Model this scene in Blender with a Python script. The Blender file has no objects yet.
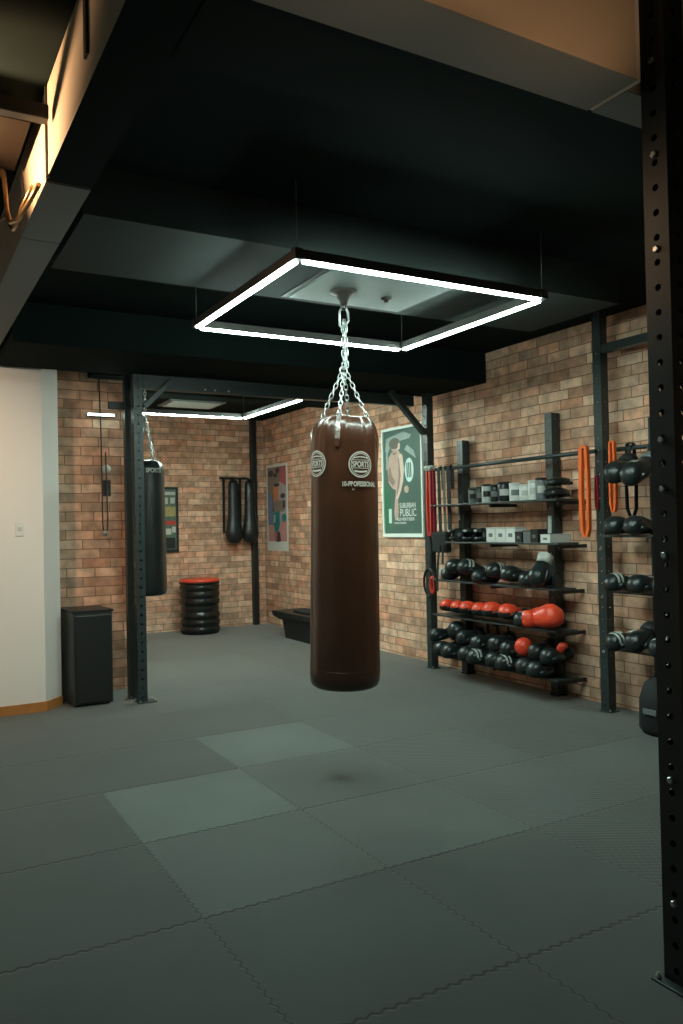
import bpy, bmesh, math, random
from mathutils import Vector, Matrix, Euler
random.seed(4)
sc = bpy.context.scene
C = bpy.context.collection
PI = math.pi

# ------------------------------------------------------------------ camera
cam_d = bpy.data.cameras.new('camera'); cam = bpy.data.objects.new('camera', cam_d); C.objects.link(cam)
cam_d.sensor_fit = 'VERTICAL'; cam_d.sensor_height = 24.0; cam_d.lens = 799.26 / 1024 * 24.0
cam_d.clip_start = 0.05
yaw, pit, rol = 0.5147171, 0.01552602, -0.02072058
fw = Vector((math.sin(yaw) * math.cos(pit), math.cos(yaw) * math.cos(pit), math.sin(pit)))
rt = Vector((math.cos(yaw), -math.sin(yaw), 0)); up = rt.cross(fw)
r2 = math.cos(rol) * rt + math.sin(rol) * up; u2 = -math.sin(rol) * rt + math.cos(rol) * up
cam.matrix_world = Matrix(((r2.x, u2.x, -fw.x, 0), (r2.y, u2.y, -fw.y, 0), (r2.z, u2.z, -fw.z, 1.6), (0, 0, 0, 1)))
sc.camera = cam

# ------------------------------------------------------------------ world, exposure, hidden-source lamps
w = bpy.data.worlds.new('world'); sc.world = w; w.use_nodes = True
w.node_tree.nodes['Background'].inputs[0].default_value = (0.5, 0.6, 0.6, 1)
w.node_tree.nodes['Background'].inputs[1].default_value = 0.0
sc.view_settings.view_transform = 'Standard'; sc.view_settings.look = 'None'
sc.view_settings.gamma = 1.0; sc.view_settings.use_curve_mapping = False
sc.view_settings.exposure = 0.0
LED = 128.0            # strength of the tube lights
LED_FAR = 270.0       # the far frame, run brighter
LEDCOL = (0.76, 1.0, 0.90)
WARM = (1.0, 0.62, 0.33)

def lamp(name, loc, power, col, size=0.08, spot=None, aim=None, blend=0.5):
    d = bpy.data.lights.new(name, 'SPOT' if spot else 'POINT'); d.energy = power; d.color = col; d.shadow_soft_size = size
    o = bpy.data.objects.new(name, d); C.objects.link(o); o.location = loc
    if spot:
        d.spot_size = spot; d.spot_blend = blend
        o.rotation_euler = (Vector(aim) - Vector(loc)).to_track_quat('-Z', 'Y').to_euler()
    return o
# unseen warm spots out of frame, aimed at the ducts and the entrance wall
lamp('entrance_lamp', (0.12, 3.75, 3.17), 95, WARM, 0.05, 2.15, (0.6, 3.62, 3.50), 0.6)
lamp('wall_wash_lamp', (0.0, 5.2, 3.0), 165, (1.0, 0.72, 0.50), 0.1, 1.7, (0.1, 7.5, 1.5), 0.9)
lamp('front_lamp', (1.15, 1.15, 2.75), 9, WARM, 0.05, 1.25, (1.15, 1.92, 3.5), 0.7)
lamp('front_lamp', (1.85, 1.15, 2.75), 9, WARM, 0.05, 1.25, (1.85, 1.92, 3.5), 0.7)

# ------------------------------------------------------------------ materials
def mat(name, col, rough=0.6, metal=0.0, bump=0.0, bscale=40.0, var=0.0, vscale=6.0, emit=None, strength=0, coat=0.0, spec=0.5):
    m = bpy.data.materials.new(name); m.use_nodes = True
    nt = m.node_tree; N = nt.nodes; L = nt.links; b = N['Principled BSDF']
    b.inputs['Base Color'].default_value = (*col, 1); b.inputs['Roughness'].default_value = rough
    b.inputs['Metallic'].default_value = metal; b.inputs['Coat Weight'].default_value = coat
    b.inputs['Specular IOR Level'].default_value = spec
    tc = N.new('ShaderNodeTexCoord')
    if var > 0:
        n = N.new('ShaderNodeTexNoise'); n.inputs['Scale'].default_value = vscale; n.inputs['Detail'].default_value = 4
        L.new(tc.outputs['Object'], n.inputs['Vector'])
        mx = N.new('ShaderNodeMixRGB'); mx.inputs[1].default_value = (*[c * (1 - var) for c in col], 1)
        mx.inputs[2].default_value = (*[min(1, c * (1 + var)) for c in col], 1)
        L.new(n.outputs['Fac'], mx.inputs[0]); L.new(mx.outputs[0], b.inputs['Base Color'])
    if bump > 0:
        n = N.new('ShaderNodeTexNoise'); n.inputs['Scale'].default_value = bscale; n.inputs['Detail'].default_value = 3
        L.new(tc.outputs['Object'], n.inputs['Vector'])
        bp = N.new('ShaderNodeBump'); bp.inputs['Strength'].default_value = bump; bp.inputs['Distance'].default_value = 0.01
        L.new(n.outputs['Fac'], bp.inputs['Height']); L.new(bp.outputs[0], b.inputs['Normal'])
    if emit:
        b.inputs['Emission Color'].default_value = (*emit, 1); b.inputs['Emission Strength'].default_value = strength
    return m

def brick_mat(name, axis, tones, mortar, offs=0.0):
    m = bpy.data.materials.new(name); m.use_nodes = True
    nt = m.node_tree; N = nt.nodes; L = nt.links; b = N['Principled BSDF']
    tc = N.new('ShaderNodeTexCoord'); sp = N.new('ShaderNodeSeparateXYZ'); L.new(tc.outputs['Object'], sp.inputs[0])
    cb = N.new('ShaderNodeCombineXYZ'); L.new(sp.outputs[axis], cb.inputs[0]); L.new(sp.outputs['Z'], cb.inputs[1])
    # slightly uneven hand-laid courses
    nz = N.new('ShaderNodeTexNoise'); nz.inputs['Scale'].default_value = 2.2; L.new(tc.outputs['Object'], nz.inputs['Vector'])
    sb = N.new('ShaderNodeVectorMath'); sb.operation = 'SUBTRACT'; sb.inputs[1].default_value = (0.5, 0.5, 0.5); L.new(nz.outputs['Color'], sb.inputs[0])
    scl = N.new('ShaderNodeVectorMath'); scl.operation = 'SCALE'; scl.inputs['Scale'].default_value = 0.018; L.new(sb.outputs[0], scl.inputs[0])
    ad = N.new('ShaderNodeVectorMath'); L.new(cb.outputs[0], ad.inputs[0]); L.new(scl.outputs[0], ad.inputs[1])
    ad2 = N.new('ShaderNodeVectorMath'); ad2.inputs[1].default_value = (20 + offs, 10, 0); L.new(ad.outputs[0], ad2.inputs[0])
    br = N.new('ShaderNodeTexBrick'); L.new(ad2.outputs[0], br.inputs['Vector'])
    br.inputs['Scale'].default_value = 1; br.inputs['Brick Width'].default_value = 0.27; br.inputs['Row Height'].default_value = 0.092
    br.inputs['Mortar Size'].default_value = 0.0045; br.inputs['Mortar Smooth'].default_value = 0.4; br.inputs['Bias'].default_value = 0
    br.squash = 1.45; br.squash_frequency = 3; br.offset = 0.43
    br.inputs['Color1'].default_value = (0, 0, 0, 1); br.inputs['Color2'].default_value = (1, 1, 1, 1); br.inputs['Mortar'].default_value = (0.5, 0.5, 0.5, 1)
    rp = N.new('ShaderNodeValToRGB'); el = rp.color_ramp.elements
    el[0].position = 0; el[0].color = (*tones[0], 1); el[1].position = 1; el[1].color = (*tones[-1], 1)
    for i, t in enumerate(tones[1:-1]):
        e = el.new((i + 1) / (len(tones) - 1)); e.color = (*t, 1)
    L.new(br.outputs['Color'], rp.inputs[0])
    n2 = N.new('ShaderNodeTexNoise'); n2.inputs['Scale'].default_value = 9; n2.inputs['Detail'].default_value = 6; L.new(tc.outputs['Object'], n2.inputs['Vector'])
    r2_ = N.new('ShaderNodeMapRange'); r2_.inputs[1].default_value = 0.3; r2_.inputs[2].default_value = 0.7; r2_.inputs[3].default_value = 0.66; r2_.inputs[4].default_value = 1.25
    L.new(n2.outputs['Fac'], r2_.inputs[0])
    mu = N.new('ShaderNodeMixRGB'); mu.blend_type = 'MULTIPLY'; mu.inputs[0].default_value = 1; L.new(rp.outputs[0], mu.inputs[1]); L.new(r2_.outputs[0], mu.inputs[2])
    mm = N.new('ShaderNodeMixRGB'); L.new(br.outputs['Fac'], mm.inputs[0]); L.new(mu.outputs[0], mm.inputs[1]); mm.inputs[2].default_value = (*mortar, 1)
    L.new(mm.outputs[0], b.inputs['Base Color']); b.inputs['Roughness'].default_value = 0.85
    hh = N.new('ShaderNodeMath'); hh.operation = 'MULTIPLY_ADD'; L.new(br.outputs['Fac'], hh.inputs[0]); hh.inputs[1].default_value = -1.0; L.new(n2.outputs['Fac'], hh.inputs[2])
    bp = N.new('ShaderNodeBump'); bp.inputs['Strength'].default_value = 0.6; bp.inputs['Distance'].default_value = 0.008
    L.new(hh.outputs[0], bp.inputs['Height']); L.new(bp.outputs[0], b.inputs['Normal'])
    return m

TONES = [(0.46, 0.24, 0.15), (0.78, 0.43, 0.28), (0.60, 0.37, 0.25), (0.92, 0.60, 0.42), (0.80, 0.40, 0.25), (0.52, 0.33, 0.23), (0.86, 0.50, 0.33), (0.70, 0.44, 0.30), (0.95, 0.66, 0.48), (0.66, 0.32, 0.20)]
M = {}
M['brick_x'] = brick_mat('brick_side', 'Y', TONES, (0.26, 0.12, 0.07))
M['brick_y'] = brick_mat('brick_facing', 'X', TONES, (0.26, 0.12, 0.07), 0.11)
M['ceil'] = mat('black_painted_ceiling', (0.009, 0.015, 0.014), 0.9, bump=0.05, bscale=14, spec=0.05)
M['beam'] = mat('black_painted_beam', (0.034, 0.044, 0.042), 0.75, bump=0.05, bscale=9, var=0.25, vscale=2, spec=0.15)
M['panel'] = mat('grey_painted_panel', (0.17, 0.20, 0.195), 0.6)
M['duct'] = mat('beige_board', (0.46, 0.37, 0.28), 0.6, var=0.08, vscale=3)
M['brownboard'] = mat('brown_board', (0.012, 0.008, 0.005), 0.85, spec=0.1)
M['ductgrey'] = mat('grey_painted_board', (0.20, 0.205, 0.20), 0.7, spec=0.3)
M['plaster'] = mat('pale_plaster', (0.80, 0.77, 0.73), 0.7, bump=0.04, bscale=60)
M['wood'] = mat('orange_wood', (0.45, 0.19, 0.05), 0.5, var=0.3, vscale=8)
M['steel'] = mat('dark_powder_coated_steel', (0.028, 0.042, 0.042), 0.38, bump=0.05, bscale=120)
M['steel2'] = mat('black_steel', (0.012, 0.014, 0.014), 0.45)
M['chrome'] = mat('zinc_plated_steel', (0.50, 0.53, 0.52), 0.34, 1.0)
M['rust'] = mat('brown_steel', (0.05, 0.038, 0.035), 0.5, 0.3)
M['black'] = mat('black_leather', (0.012, 0.018, 0.018), 0.33, bump=0.25, bscale=60)
M['blackcloth'] = mat('black_fabric', (0.012, 0.014, 0.015), 0.8, bump=0.3, bscale=200)
M['shelf'] = mat('dark_grey_shelf_board', (0.045, 0.055, 0.055), 0.35)
M['white'] = mat('white_print', (0.75, 0.76, 0.72), 0.5)
M['offwhite'] = mat('off_white_vinyl', (0.55, 0.56, 0.52), 0.4, var=0.15, vscale=30)
M['grey'] = mat('grey_plastic', (0.16, 0.18, 0.18), 0.4, var=0.3, vscale=30)
M['red'] = mat('red_leather', (0.90, 0.075, 0.03), 0.35, bump=0.15, bscale=60)
M['redband'] = mat('red_rubber', (0.6, 0.05, 0.03), 0.5)
M['crimson'] = mat('crimson_rubber', (0.30, 0.02, 0.03), 0.5)
M['orange'] = mat('orange_rubber', (0.92, 0.15, 0.02), 0.5, var=0.15, vscale=12)
M['olive'] = mat('olive_webbing', (0.12, 0.13, 0.08), 0.8)
M['bag'] = mat('brown_leather', (0.064, 0.021, 0.009), 0.30, bump=0.4, bscale=7, var=0.4, vscale=4, coat=0.3)
M['print'] = mat('pale_printed_ink', (0.62, 0.56, 0.48), 0.5)
M['led'] = mat('lit_diffuser', (0.9, 0.95, 0.93), 0.4, emit=LEDCOL, strength=LED)
M['strip_glow'] = mat('lit_strip', (0.9, 0.95, 0.93), 0.4, emit=LEDCOL, strength=7)
M['led_far'] = mat('lit_diffuser_far', (0.9, 0.95, 0.93), 0.4, emit=LEDCOL, strength=LED_FAR)
M['alu'] = mat('grey_aluminium_channel', (0.055, 0.052, 0.048), 0.5, 0.2)
M['copper'] = mat('copper_pipe', (0.55, 0.33, 0.16), 0.3, 0.8)
M['wd'] = mat('dark_plastic_drum', (0.010, 0.012, 0.012), 0.25)

def mat_floor(name, tone, ridge):
    ridge *= 0.45
    m = bpy.data.materials.new(name); m.use_nodes = True
    nt = m.node_tree; N = nt.nodes; L = nt.links; b = N['Principled BSDF']
    tc = N.new('ShaderNodeTexCoord'); sp = N.new('ShaderNodeSeparateXYZ'); L.new(tc.outputs['Object'], sp.inputs[0])
    def mth(op, a, c, d=None):
        n = N.new('ShaderNodeMath'); n.operation = op
        for i, v in enumerate((a, c, d)):
            if v is None: continue
            if isinstance(v, (int, float)): n.inputs[i].default_value = v
            else: L.new(v, n.inputs[i])
        return n.outputs[0]
    u = mth('DIVIDE', mth('SUBTRACT', sp.outputs['X'], 0.2), 0.9); v = mth('DIVIDE', mth('SUBTRACT', sp.outputs['Y'], 3.16), 0.907)
    def edge(p, q):      # distance to the interlocking seam, wavy along the other axis
        wv = mth('MULTIPLY', mth('SINE', mth('MULTIPLY', q, 2 * PI * 17), 0), 0.007)
        f = mth('FRACT', mth('ADD', mth('ADD', p, wv), 20), 0)
        return mth('MINIMUM', f, mth('SUBTRACT', 1.0, f))
    d = mth('MINIMUM', mth('MULTIPLY', edge(u, v), 1.25), mth('MULTIPLY', edge(v, u), 0.6))
    g = N.new('ShaderNodeMapRange'); g.inputs[1].default_value = 0.002; g.inputs[2].default_value = 0.0075; L.new(d, g.inputs[0])
    nz = N.new('ShaderNodeTexNoise'); nz.inputs['Scale'].default_value = 1.7; nz.inputs['Detail'].default_value = 6; L.new(tc.outputs['Object'], nz.inputs['Vector'])
    fz = N.new('ShaderNodeTexNoise'); fz.inputs['Scale'].default_value = 220; L.new(tc.outputs['Object'], fz.inputs['Vector'])
    vr = N.new('ShaderNodeMapRange'); vr.inputs[1].default_value = 0.3; vr.inputs[2].default_value = 0.7; vr.inputs[3].default_value = 0.82; vr.inputs[4].default_value = 1.18; L.new(nz.outputs['Fac'], vr.inputs[0])
    col = N.new('ShaderNodeMixRGB'); col.blend_type = 'MULTIPLY'; col.inputs[0].default_value = 1
    col.inputs[1].default_value = (0.056 * tone, 0.072 * tone, 0.067 * tone, 1); L.new(vr.outputs[0], col.inputs[2])
    mx = N.new('ShaderNodeMixRGB'); L.new(g.outputs[0], mx.inputs[0]); mx.inputs[1].default_value = (0.012, 0.014, 0.014, 1); L.new(col.outputs[0], mx.inputs[2])
    L.new(mx.outputs[0], b.inputs['Base Color'])
    rr = N.new('ShaderNodeMapRange'); rr.inputs[3].default_value = 0.7; rr.inputs[4].default_value = 0.85; b.inputs['Specular IOR Level'].default_value = 0.12; b.inputs['Sheen Weight'].default_value = 0.6; b.inputs['Sheen Roughness'].default_value = 0.45; L.new(nz.outputs['Fac'], rr.inputs[0]); L.new(rr.outputs[0], b.inputs['Roughness'])
    s1 = mth('SINE', mth('MULTIPLY', mth('ADD', sp.outputs['X'], mth('MULTIPLY', sp.outputs['Y'], 0.25)), 2 * PI / 0.05), 0)
    s2 = mth('SINE', mth('MULTIPLY', mth('SUBTRACT', sp.outputs['Y'], mth('MULTIPLY', sp.outputs['X'], 0.25)), 2 * PI / 0.05), 0)
    st = mth('MULTIPLY', mth('MULTIPLY', s1, s2), ridge)
    h = mth('ADD', mth('ADD', mth('MULTIPLY', g.outputs[0], 1.2), mth('MULTIPLY', fz.outputs['Fac'], 0.35)), st)
    bp = N.new('ShaderNodeBump'); bp.inputs['Strength'].default_value = 0.35; bp.inputs['Distance'].default_value = 0.004
    L.new(h, bp.inputs['Height']); L.new(bp.outputs[0], b.inputs['Normal'])
    return m

# ------------------------------------------------------------------ mesh helpers
class MB:
    def __init__(s): s.bm = bmesh.new(); s.mi = 0
    def face(s, vs, sm=False):
        try: f = s.bm.faces.new(vs)
        except ValueError: return None
        f.material_index = s.mi; f.smooth = sm; return f
    def box(s, a, b, bev=0.0, rot=None, org=None):
        x0, y0, z0 = a; x1, y1, z1 = b
        t = bmesh.new(); bmesh.ops.create_cube(t, size=1)
        for v in t.verts: v.co = Vector(((x0 + x1) / 2 + v.co.x * (x1 - x0), (y0 + y1) / 2 + v.co.y * (y1 - y0), (z0 + z1) / 2 + v.co.z * (z1 - z0)))
        if bev > 0: bmesh.ops.bevel(t, geom=list(t.edges), offset=bev, segments=2, affect='EDGES', profile=0.5)
        if rot is not None:
            o = Vector(org if org else ((x0 + x1) / 2, (y0 + y1) / 2, (z0 + z1) / 2)); R = Euler(rot).to_matrix()
            for v in t.verts: v.co = o + R @ (v.co - o)
        s.merge(t); return s
    def merge(s, t, sm=None):
        mp = [s.bm.verts.new(v.co) for v in t.verts]; t.verts.index_update()
        for f in t.faces:
            s.face([mp[v.index] for v in f.verts], f.smooth if sm is None else sm)
        t.free()
    def loft(s, rings, cap=True, closed=False, sm=True):
        R = [[s.bm.verts.new(p) for p in r] for r in rings]
        n = len(R[0])
        for i in range(len(R) - (0 if closed else 1)):
            a, b = R[i], R[(i + 1) % len(R)]
            for j in range(n): s.face([a[j], a[(j + 1) % n], b[(j + 1) % n], b[j]], sm)
        if cap and not closed: s.face(R[0][::-1], False); s.face(R[-1], False)
        return s
    def tube(s, pts, r, n=8, closed=False):
        P = [Vector(p) for p in pts]; rings = []; ref = None
        for i, p in enumerate(P):
            if closed: t = P[(i + 1) % len(P)] - P[i - 1]
            else: t = P[min(i + 1, len(P) - 1)] - P[max(i - 1, 0)]
            t.normalize()
            if ref is None: ref = Vector((0, 0, 1)) if abs(t.z) < 0.9 else Vector((1, 0, 0))
            a = (ref - t * ref.dot(t)).normalized(); b = t.cross(a); ref = a
            rr = r[i] if isinstance(r, (list, tuple)) else r
            rings.append([p + a * math.cos(2 * PI * k / n) * rr + b * math.sin(2 * PI * k / n) * rr for k in range(n)])
        return s.loft(rings, True, closed)
    def ribbon(s, pts, wd, th, side):
        P = [Vector(p) for p in pts]; sd = Vector(side).normalized(); rings = []
        for i, p in enumerate(P):
            t = (P[min(i + 1, len(P) - 1)] - P[max(i - 1, 0)]).normalized(); n = t.cross(sd).normalized()
            ww = wd[i] if isinstance(wd, (list, tuple)) else wd
            rings.append([p + sd * ww / 2 + n * th / 2, p - sd * ww / 2 + n * th / 2, p - sd * ww / 2 - n * th / 2, p + sd * ww / 2 - n * th / 2])
        return s.loft(rings, True, False, False)
    def lathe(s, prof, c=(0, 0, 0), n=32, sm=True):
        rings = [[Vector((c[0] + r * math.cos(2 * PI * k / n), c[1] + r * math.sin(2 * PI * k / n), c[2] + z)) for k in range(n)] for r, z in prof]
        return s.loft(rings, True, False, sm)
    def poly(s, pts): s.face([s.bm.verts.new(p) for p in pts]); return s
    def slot(s, i): s.mi = i; return s

def tag(o, label=None, cat=None, group=None, kind=None):
    if label: o['label'] = label
    if cat: o['category'] = cat
    if group: o['group'] = group
    if kind: o['kind'] = kind
    return o

def obj(name, mb, mats, parent=None, local=False, bevel=0):
    """links the mesh; world-space coordinates become relative to the thing's base unless local"""
    root = parent
    while root is not None and root.parent is not None: root = root.parent
    bmesh.ops.recalc_face_normals(mb.bm, faces=mb.bm.faces)
    off = Vector((0, 0, 0))
    if root is not None and not local: off = Vector(root.location)
    if off.length: bmesh.ops.translate(mb.bm, verts=mb.bm.verts, vec=-off)
    me = bpy.data.meshes.new(name); mb.bm.to_mesh(me); mb.bm.free()
    for m in (mats if isinstance(mats, (list, tuple)) else [mats]): me.materials.append(M[m] if isinstance(m, str) else m)
    o = bpy.data.objects.new(name, me); C.objects.link(o)
    if parent is not None: o.parent = parent
    return o

def thing(name, label, cat, loc=(0, 0, 0), group=None):
    o = bpy.data.objects.new(name, None); C.objects.link(o); o.location = loc; o.empty_display_size = 0.1
    return tag(o, label, cat, group)

def solo(name, mb, mats, label, cat, base, group=None):
    bmesh.ops.translate(mb.bm, verts=mb.bm.verts, vec=-Vector(base))
    o = obj(name, mb, mats); o.location = base
    return tag(o, label, cat, group)

def struct(name, mb, mats): return tag(obj(name, mb, mats), kind='structure')

def kids(o): return [c for c in bpy.data.objects if c.parent == o]

def dup(root, loc, rot, label, group=None, scale=1.0):
    r = root.copy(); C.objects.link(r); r.location = loc; r.rotation_euler = rot; r.scale = (scale,) * 3; r['label'] = label
    if group: r['group'] = group
    for ch in KIDS[root.name]:
        c = ch.copy(); C.objects.link(c); c.parent = r
        for g in KIDS.get(ch.name, []):
            d = g.copy(); C.objects.link(d); d.parent = c
    return r
KIDS = {}
def learn(root):
    KIDS[root.name] = kids(root)
    for c in KIDS[root.name]: KIDS[c.name] = kids(c)
    return root

def text_mesh(txt, size, name='t', bold=0.0):
    cu = bpy.data.curves.new(name, 'FONT'); cu.body = txt; cu.size = size; cu.align_x = 'CENTER'; cu.align_y = 'CENTER'; cu.offset = bold
    o = bpy.data.objects.new(name, cu); C.objects.link(o)
    dg = bpy.context.evaluated_depsgraph_get(); dg.update()
    me = bpy.data.meshes.new_from_object(o.evaluated_get(dg))
    bpy.data.objects.remove(o); bpy.data.curves.remove(cu)
    t = bmesh.new(); t.from_mesh(me); bpy.data.meshes.remove(me)
    return t
def add_text(mb, txt, size, fn, bold=0.0, width=None):
    t = text_mesh(txt, size, bold=bold)
    if width:
        xs = [v.co.x for v in t.verts]; k = width / (max(xs) - min(xs)); m0 = (max(xs) + min(xs)) / 2
        for v in t.verts: v.co.x = (v.co.x - m0) * k
    bmesh.ops.triangulate(t, faces=t.faces)
    for v in t.verts: v.co = Vector(fn(v.co.x, v.co.y))
    mb.merge(t, False)

# ------------------------------------------------------------------ the room
YB, XR, ZC = 12.1, 5.38, 3.34
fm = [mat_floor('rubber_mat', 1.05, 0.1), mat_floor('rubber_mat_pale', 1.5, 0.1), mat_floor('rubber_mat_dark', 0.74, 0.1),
      mat_floor('rubber_mat_ridged', 0.95, 1.0), mat_floor('rubber_mat_ridged_dark', 0.72, 1.0)]
tone = {(1, 1): 1, (2, 2): 1, (2, 0): 0, (1, 2): 2, (0, 2): 2, (0, 1): 2, (0, 0): 0, (1, 0): 0, (2, 1): 0, (2, 3): 2, (1, 3): 0, (3, 2): 1, (3, 3): 1}
fl = MB(); grid = {}
def gv(i, j):
    if (i, j) not in grid: grid[(i, j)] = fl.bm.verts.new((max(-3.2, min(XR, 0.2 + 0.9 * i)), max(-3.2, min(YB, 3.16 + 0.907 * j)), 0))
    return grid[(i, j)]
rnd = random.Random(11)
for i in range(-4, 6):
    for j in range(-8, 10):
        k = rnd.choice([0, 0, 0, 2])
        if i >= 3: k = rnd.choice([3, 3, 4])
        if (i, j) == (1, 1): k = 1
        if (i, j) in ((2, 2),): k = 1
        if j <= 0 and i < 3: k = 2  # near mats darkened: light falloff painted into the mat tone
        if i <= 0: k = 2  # left mats darkened too, fading light put into their colour
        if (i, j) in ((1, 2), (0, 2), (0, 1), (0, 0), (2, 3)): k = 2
        if (i, j) in ((2, 1), (1, 0), (2, 0)): k = 0
        if (i, j) in ((1, 3),): k = 2
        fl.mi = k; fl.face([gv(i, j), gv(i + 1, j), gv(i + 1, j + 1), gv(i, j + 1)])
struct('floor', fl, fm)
struct('wall_right', MB().box((XR, -3.2, 0), (XR + 0.15, YB + 0.15, 3.85)), 'brick_x')
struct('wall_back', MB().box((1.9, YB, 0), (XR, YB + 0.15, 3.85)), 'brick_y')
struct('wall_front', MB().box((-3.35, -3.35, 0), (XR + 0.15, -3.2, 3.85)), 'plaster')
struct('wall_left', MB().box((-3.35, -3.2, 0), (-3.2, 7.65, 3.85)), 'plaster')
pw = MB()
pw.loft([[Vector((x, y, z)) for x, y in ((-3.2, 7.5), (1.19, 7.5), (1.36, 7.69), (1.36, 8.08), (-3.2, 8.08))] for z in (0, 3.24)], sm=False)
struct('wall_entrance', pw, 'plaster')
struct('trim_1', MB().box((-3.2, 7.47, 3.24), (1.40, 8.08, 3.6)), 'ceil')
bb = MB()
bb.loft([[Vector((x, y, z)) for x, y in ((-3.2, 7.485), (1.197, 7.485), (1.365, 7.675), (1.365, 7.69), (1.36, 7.69), (1.19, 7.5), (-3.2, 7.5))] for z in (0.001, 0.085)], sm=False)
struct('baseboard_entrance', bb, 'wood')
struct('wall_partition', MB().box((1.36, 8.09, 0), (2.09, 8.3, 3.34)).box((1.95, 8.3, 0), (2.09, YB, 3.34)), 'brick_y')
struct('ceiling', MB().box((0.68, 2.08, ZC), (XR, YB, 3.85)).box((-3.2, -3.2, 3.5), (0.68, 7.5, 3.85)).box((0.68, -3.2, 3.75), (XR, 2.08, 3.85)), 'ceil')
struct('trim_2', MB().box((0.82, 3.87, 3.10), (4.45, 4.76, ZC)), 'beam')          # wide soffit that carries the bag
struct('trim_3', MB().box((0.82, 6.42, 3.03), (XR, 7.42, ZC)), 'ceil')              # deep beam across the room
struct('trim_4', MB().box((0.82, 2.08, 3.14), (XR, 2.53, ZC)), 'ceil')
# black box end above the brick pier
struct('trim_5', MB().box((1.36, 7.86, 3.22), (1.72, 8.09, ZC)).box((1.72, 7.86, 3.10), (2.09, 8.09, ZC)), 'ceil')
struct('trim_6', MB().box((2.09, 9.4, 3.22), (XR, 9.75, ZC)), 'ceil')

# boxed ducts under the ceiling
d = thing('ceiling_duct', 'long beige boxed duct under the ceiling on the left, running away from the viewer', 'duct', (0.68, 4, 3.1))
ys = [-3.0, 3.58, 4.33, 5.95, 7.45]
for a, b in zip(ys[:-1], ys[1:]):
    obj('duct_panel', MB().box((0.60, a + 0.01, 3.104), (0.79, b - 0.01, 3.49), 0.004).slot(1).box((0.60, a + 0.01, 3.10), (0.79, b - 0.01, 3.104)), ['duct', 'ceil' if b < 3.6 else 'ductgrey'], d)
for y in ys[1:-1]: obj('joint', MB().box((0.606, y - 0.012, 3.108), (0.784, y + 0.012, 3.48)), 'steel2', d)
obj('strap', MB().box((0.592, 3.52, 3.098), (0.606, 3.545, 3.49)), 'steel2', d)
obj('hanger_strip', MB().box((0.59, 2.72, 3.2), (0.60, 2.76, 3.49)), 'steel2', d)
d = thing('ceiling_duct', 'warm lit beige boxed duct crossing the ceiling at the top right', 'duct', (1.8, 2.0, 3.1))
for a, b, c in ((0.80, 2.245, 1.85), (2.268, 3.6, 1.915)):
    obj('duct_panel', MB().box((a, c, 3.104), (b, 2.075, 3.74), 0.003).slot(1).box((a, c, 3.10), (b, 2.075, 3.104)), ['duct', 'ductgrey'], d)
obj('joint', MB().box((2.245, 1.855, 3.103), (2.268, 2.07, 3.70)), 'print', d)
# cross bar and pipe at the far left under the ceiling
solo('ceiling_rail', MB().box((-1.5, 3.37, 3.27), (0.58, 3.43, 3.33), 0.004), 'steel2', 'black metal rail under the ceiling at the far left, ending at the duct', 'rail', (0, 3.46, 3.25))
solo('ceiling_board', MB().box((-1.5, 3.62, 3.36), (0.55, 4.15, 3.40), 0.004), 'brownboard', 'brown board panel under the ceiling left of the long duct', 'panel', (0, 3.9, 3.36))
solo('copper_pipe', MB().tube([(0.5, 4.6, 3.42), (0.5, 4.26, 3.40), (0.5, 4.16, 3.35), (0.5, 4.10, 3.24), (0.5, 4.04, 3.12), (0.5, 3.94, 3.03), (0.52, 3.84, 3.01), (0.55, 3.72, 3.05), (0.575, 3.6, 3.09)], 0.011),
     'copper', 'bent copper pipe hanging in a loop beside the long duct', 'pipe', (0.5, 4.1, 3.1))
solo('copper_pipe', MB().tube([(0.53, 4.5, 3.24), (0.53, 4.33, 3.20), (0.53, 4.2, 3.10), (0.53, 4.08, 3.045), (0.53, 3.98, 3.03), (0.54, 3.88, 3.08), (0.57, 3.75, 3.14)], 0.008),
     'copper', 'thinner copper pipe bent below the other pipe at the left edge', 'pipe', (0.53, 4.1, 3.1))

# panel in the soffit where the bag hangs, and the vent in the far ceiling
p = thing('ceiling_hatch', 'square grey hatch panel in the soffit above the brown bag', 'hatch', (2.7, 4.3, 3.1))
obj('panel', MB().box((2.27, 4.04, 3.083), (3.12, 4.66, 3.099), 0.003), 'panel', p)
obj('shadow_gap', MB().box((2.235, 4.005, 3.093), (3.155, 4.695, 3.0995)), 'steel2', p)
ms = thing('bolt', 'dark round bolt plate on the hatch, right of the bag mount', 'bolt', (2.86, 4.4, 3.083))
obj('head', MB().lathe([(0.035, 0), (0.035, -0.01), (0.015, -0.014), (0.015, -0.03)], (2.86, 4.4, 3.0825), 12), 'rust', ms)
p = thing('ceiling_vent', 'pale rectangular air vent in the far room ceiling', 'vent', (3.6, 10.7, ZC))
obj('frame', MB().box((3.3, 10.45, ZC - 0.02), (4.1, 11.05, ZC - 0.001), 0.003), 'grey', p)
for k in range(6): obj('slat', MB().box((3.36, 10.52 + k * 0.085, ZC - 0.035), (4.04, 10.55 + k * 0.085, ZC - 0.021)), 'offwhite', p)

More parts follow.
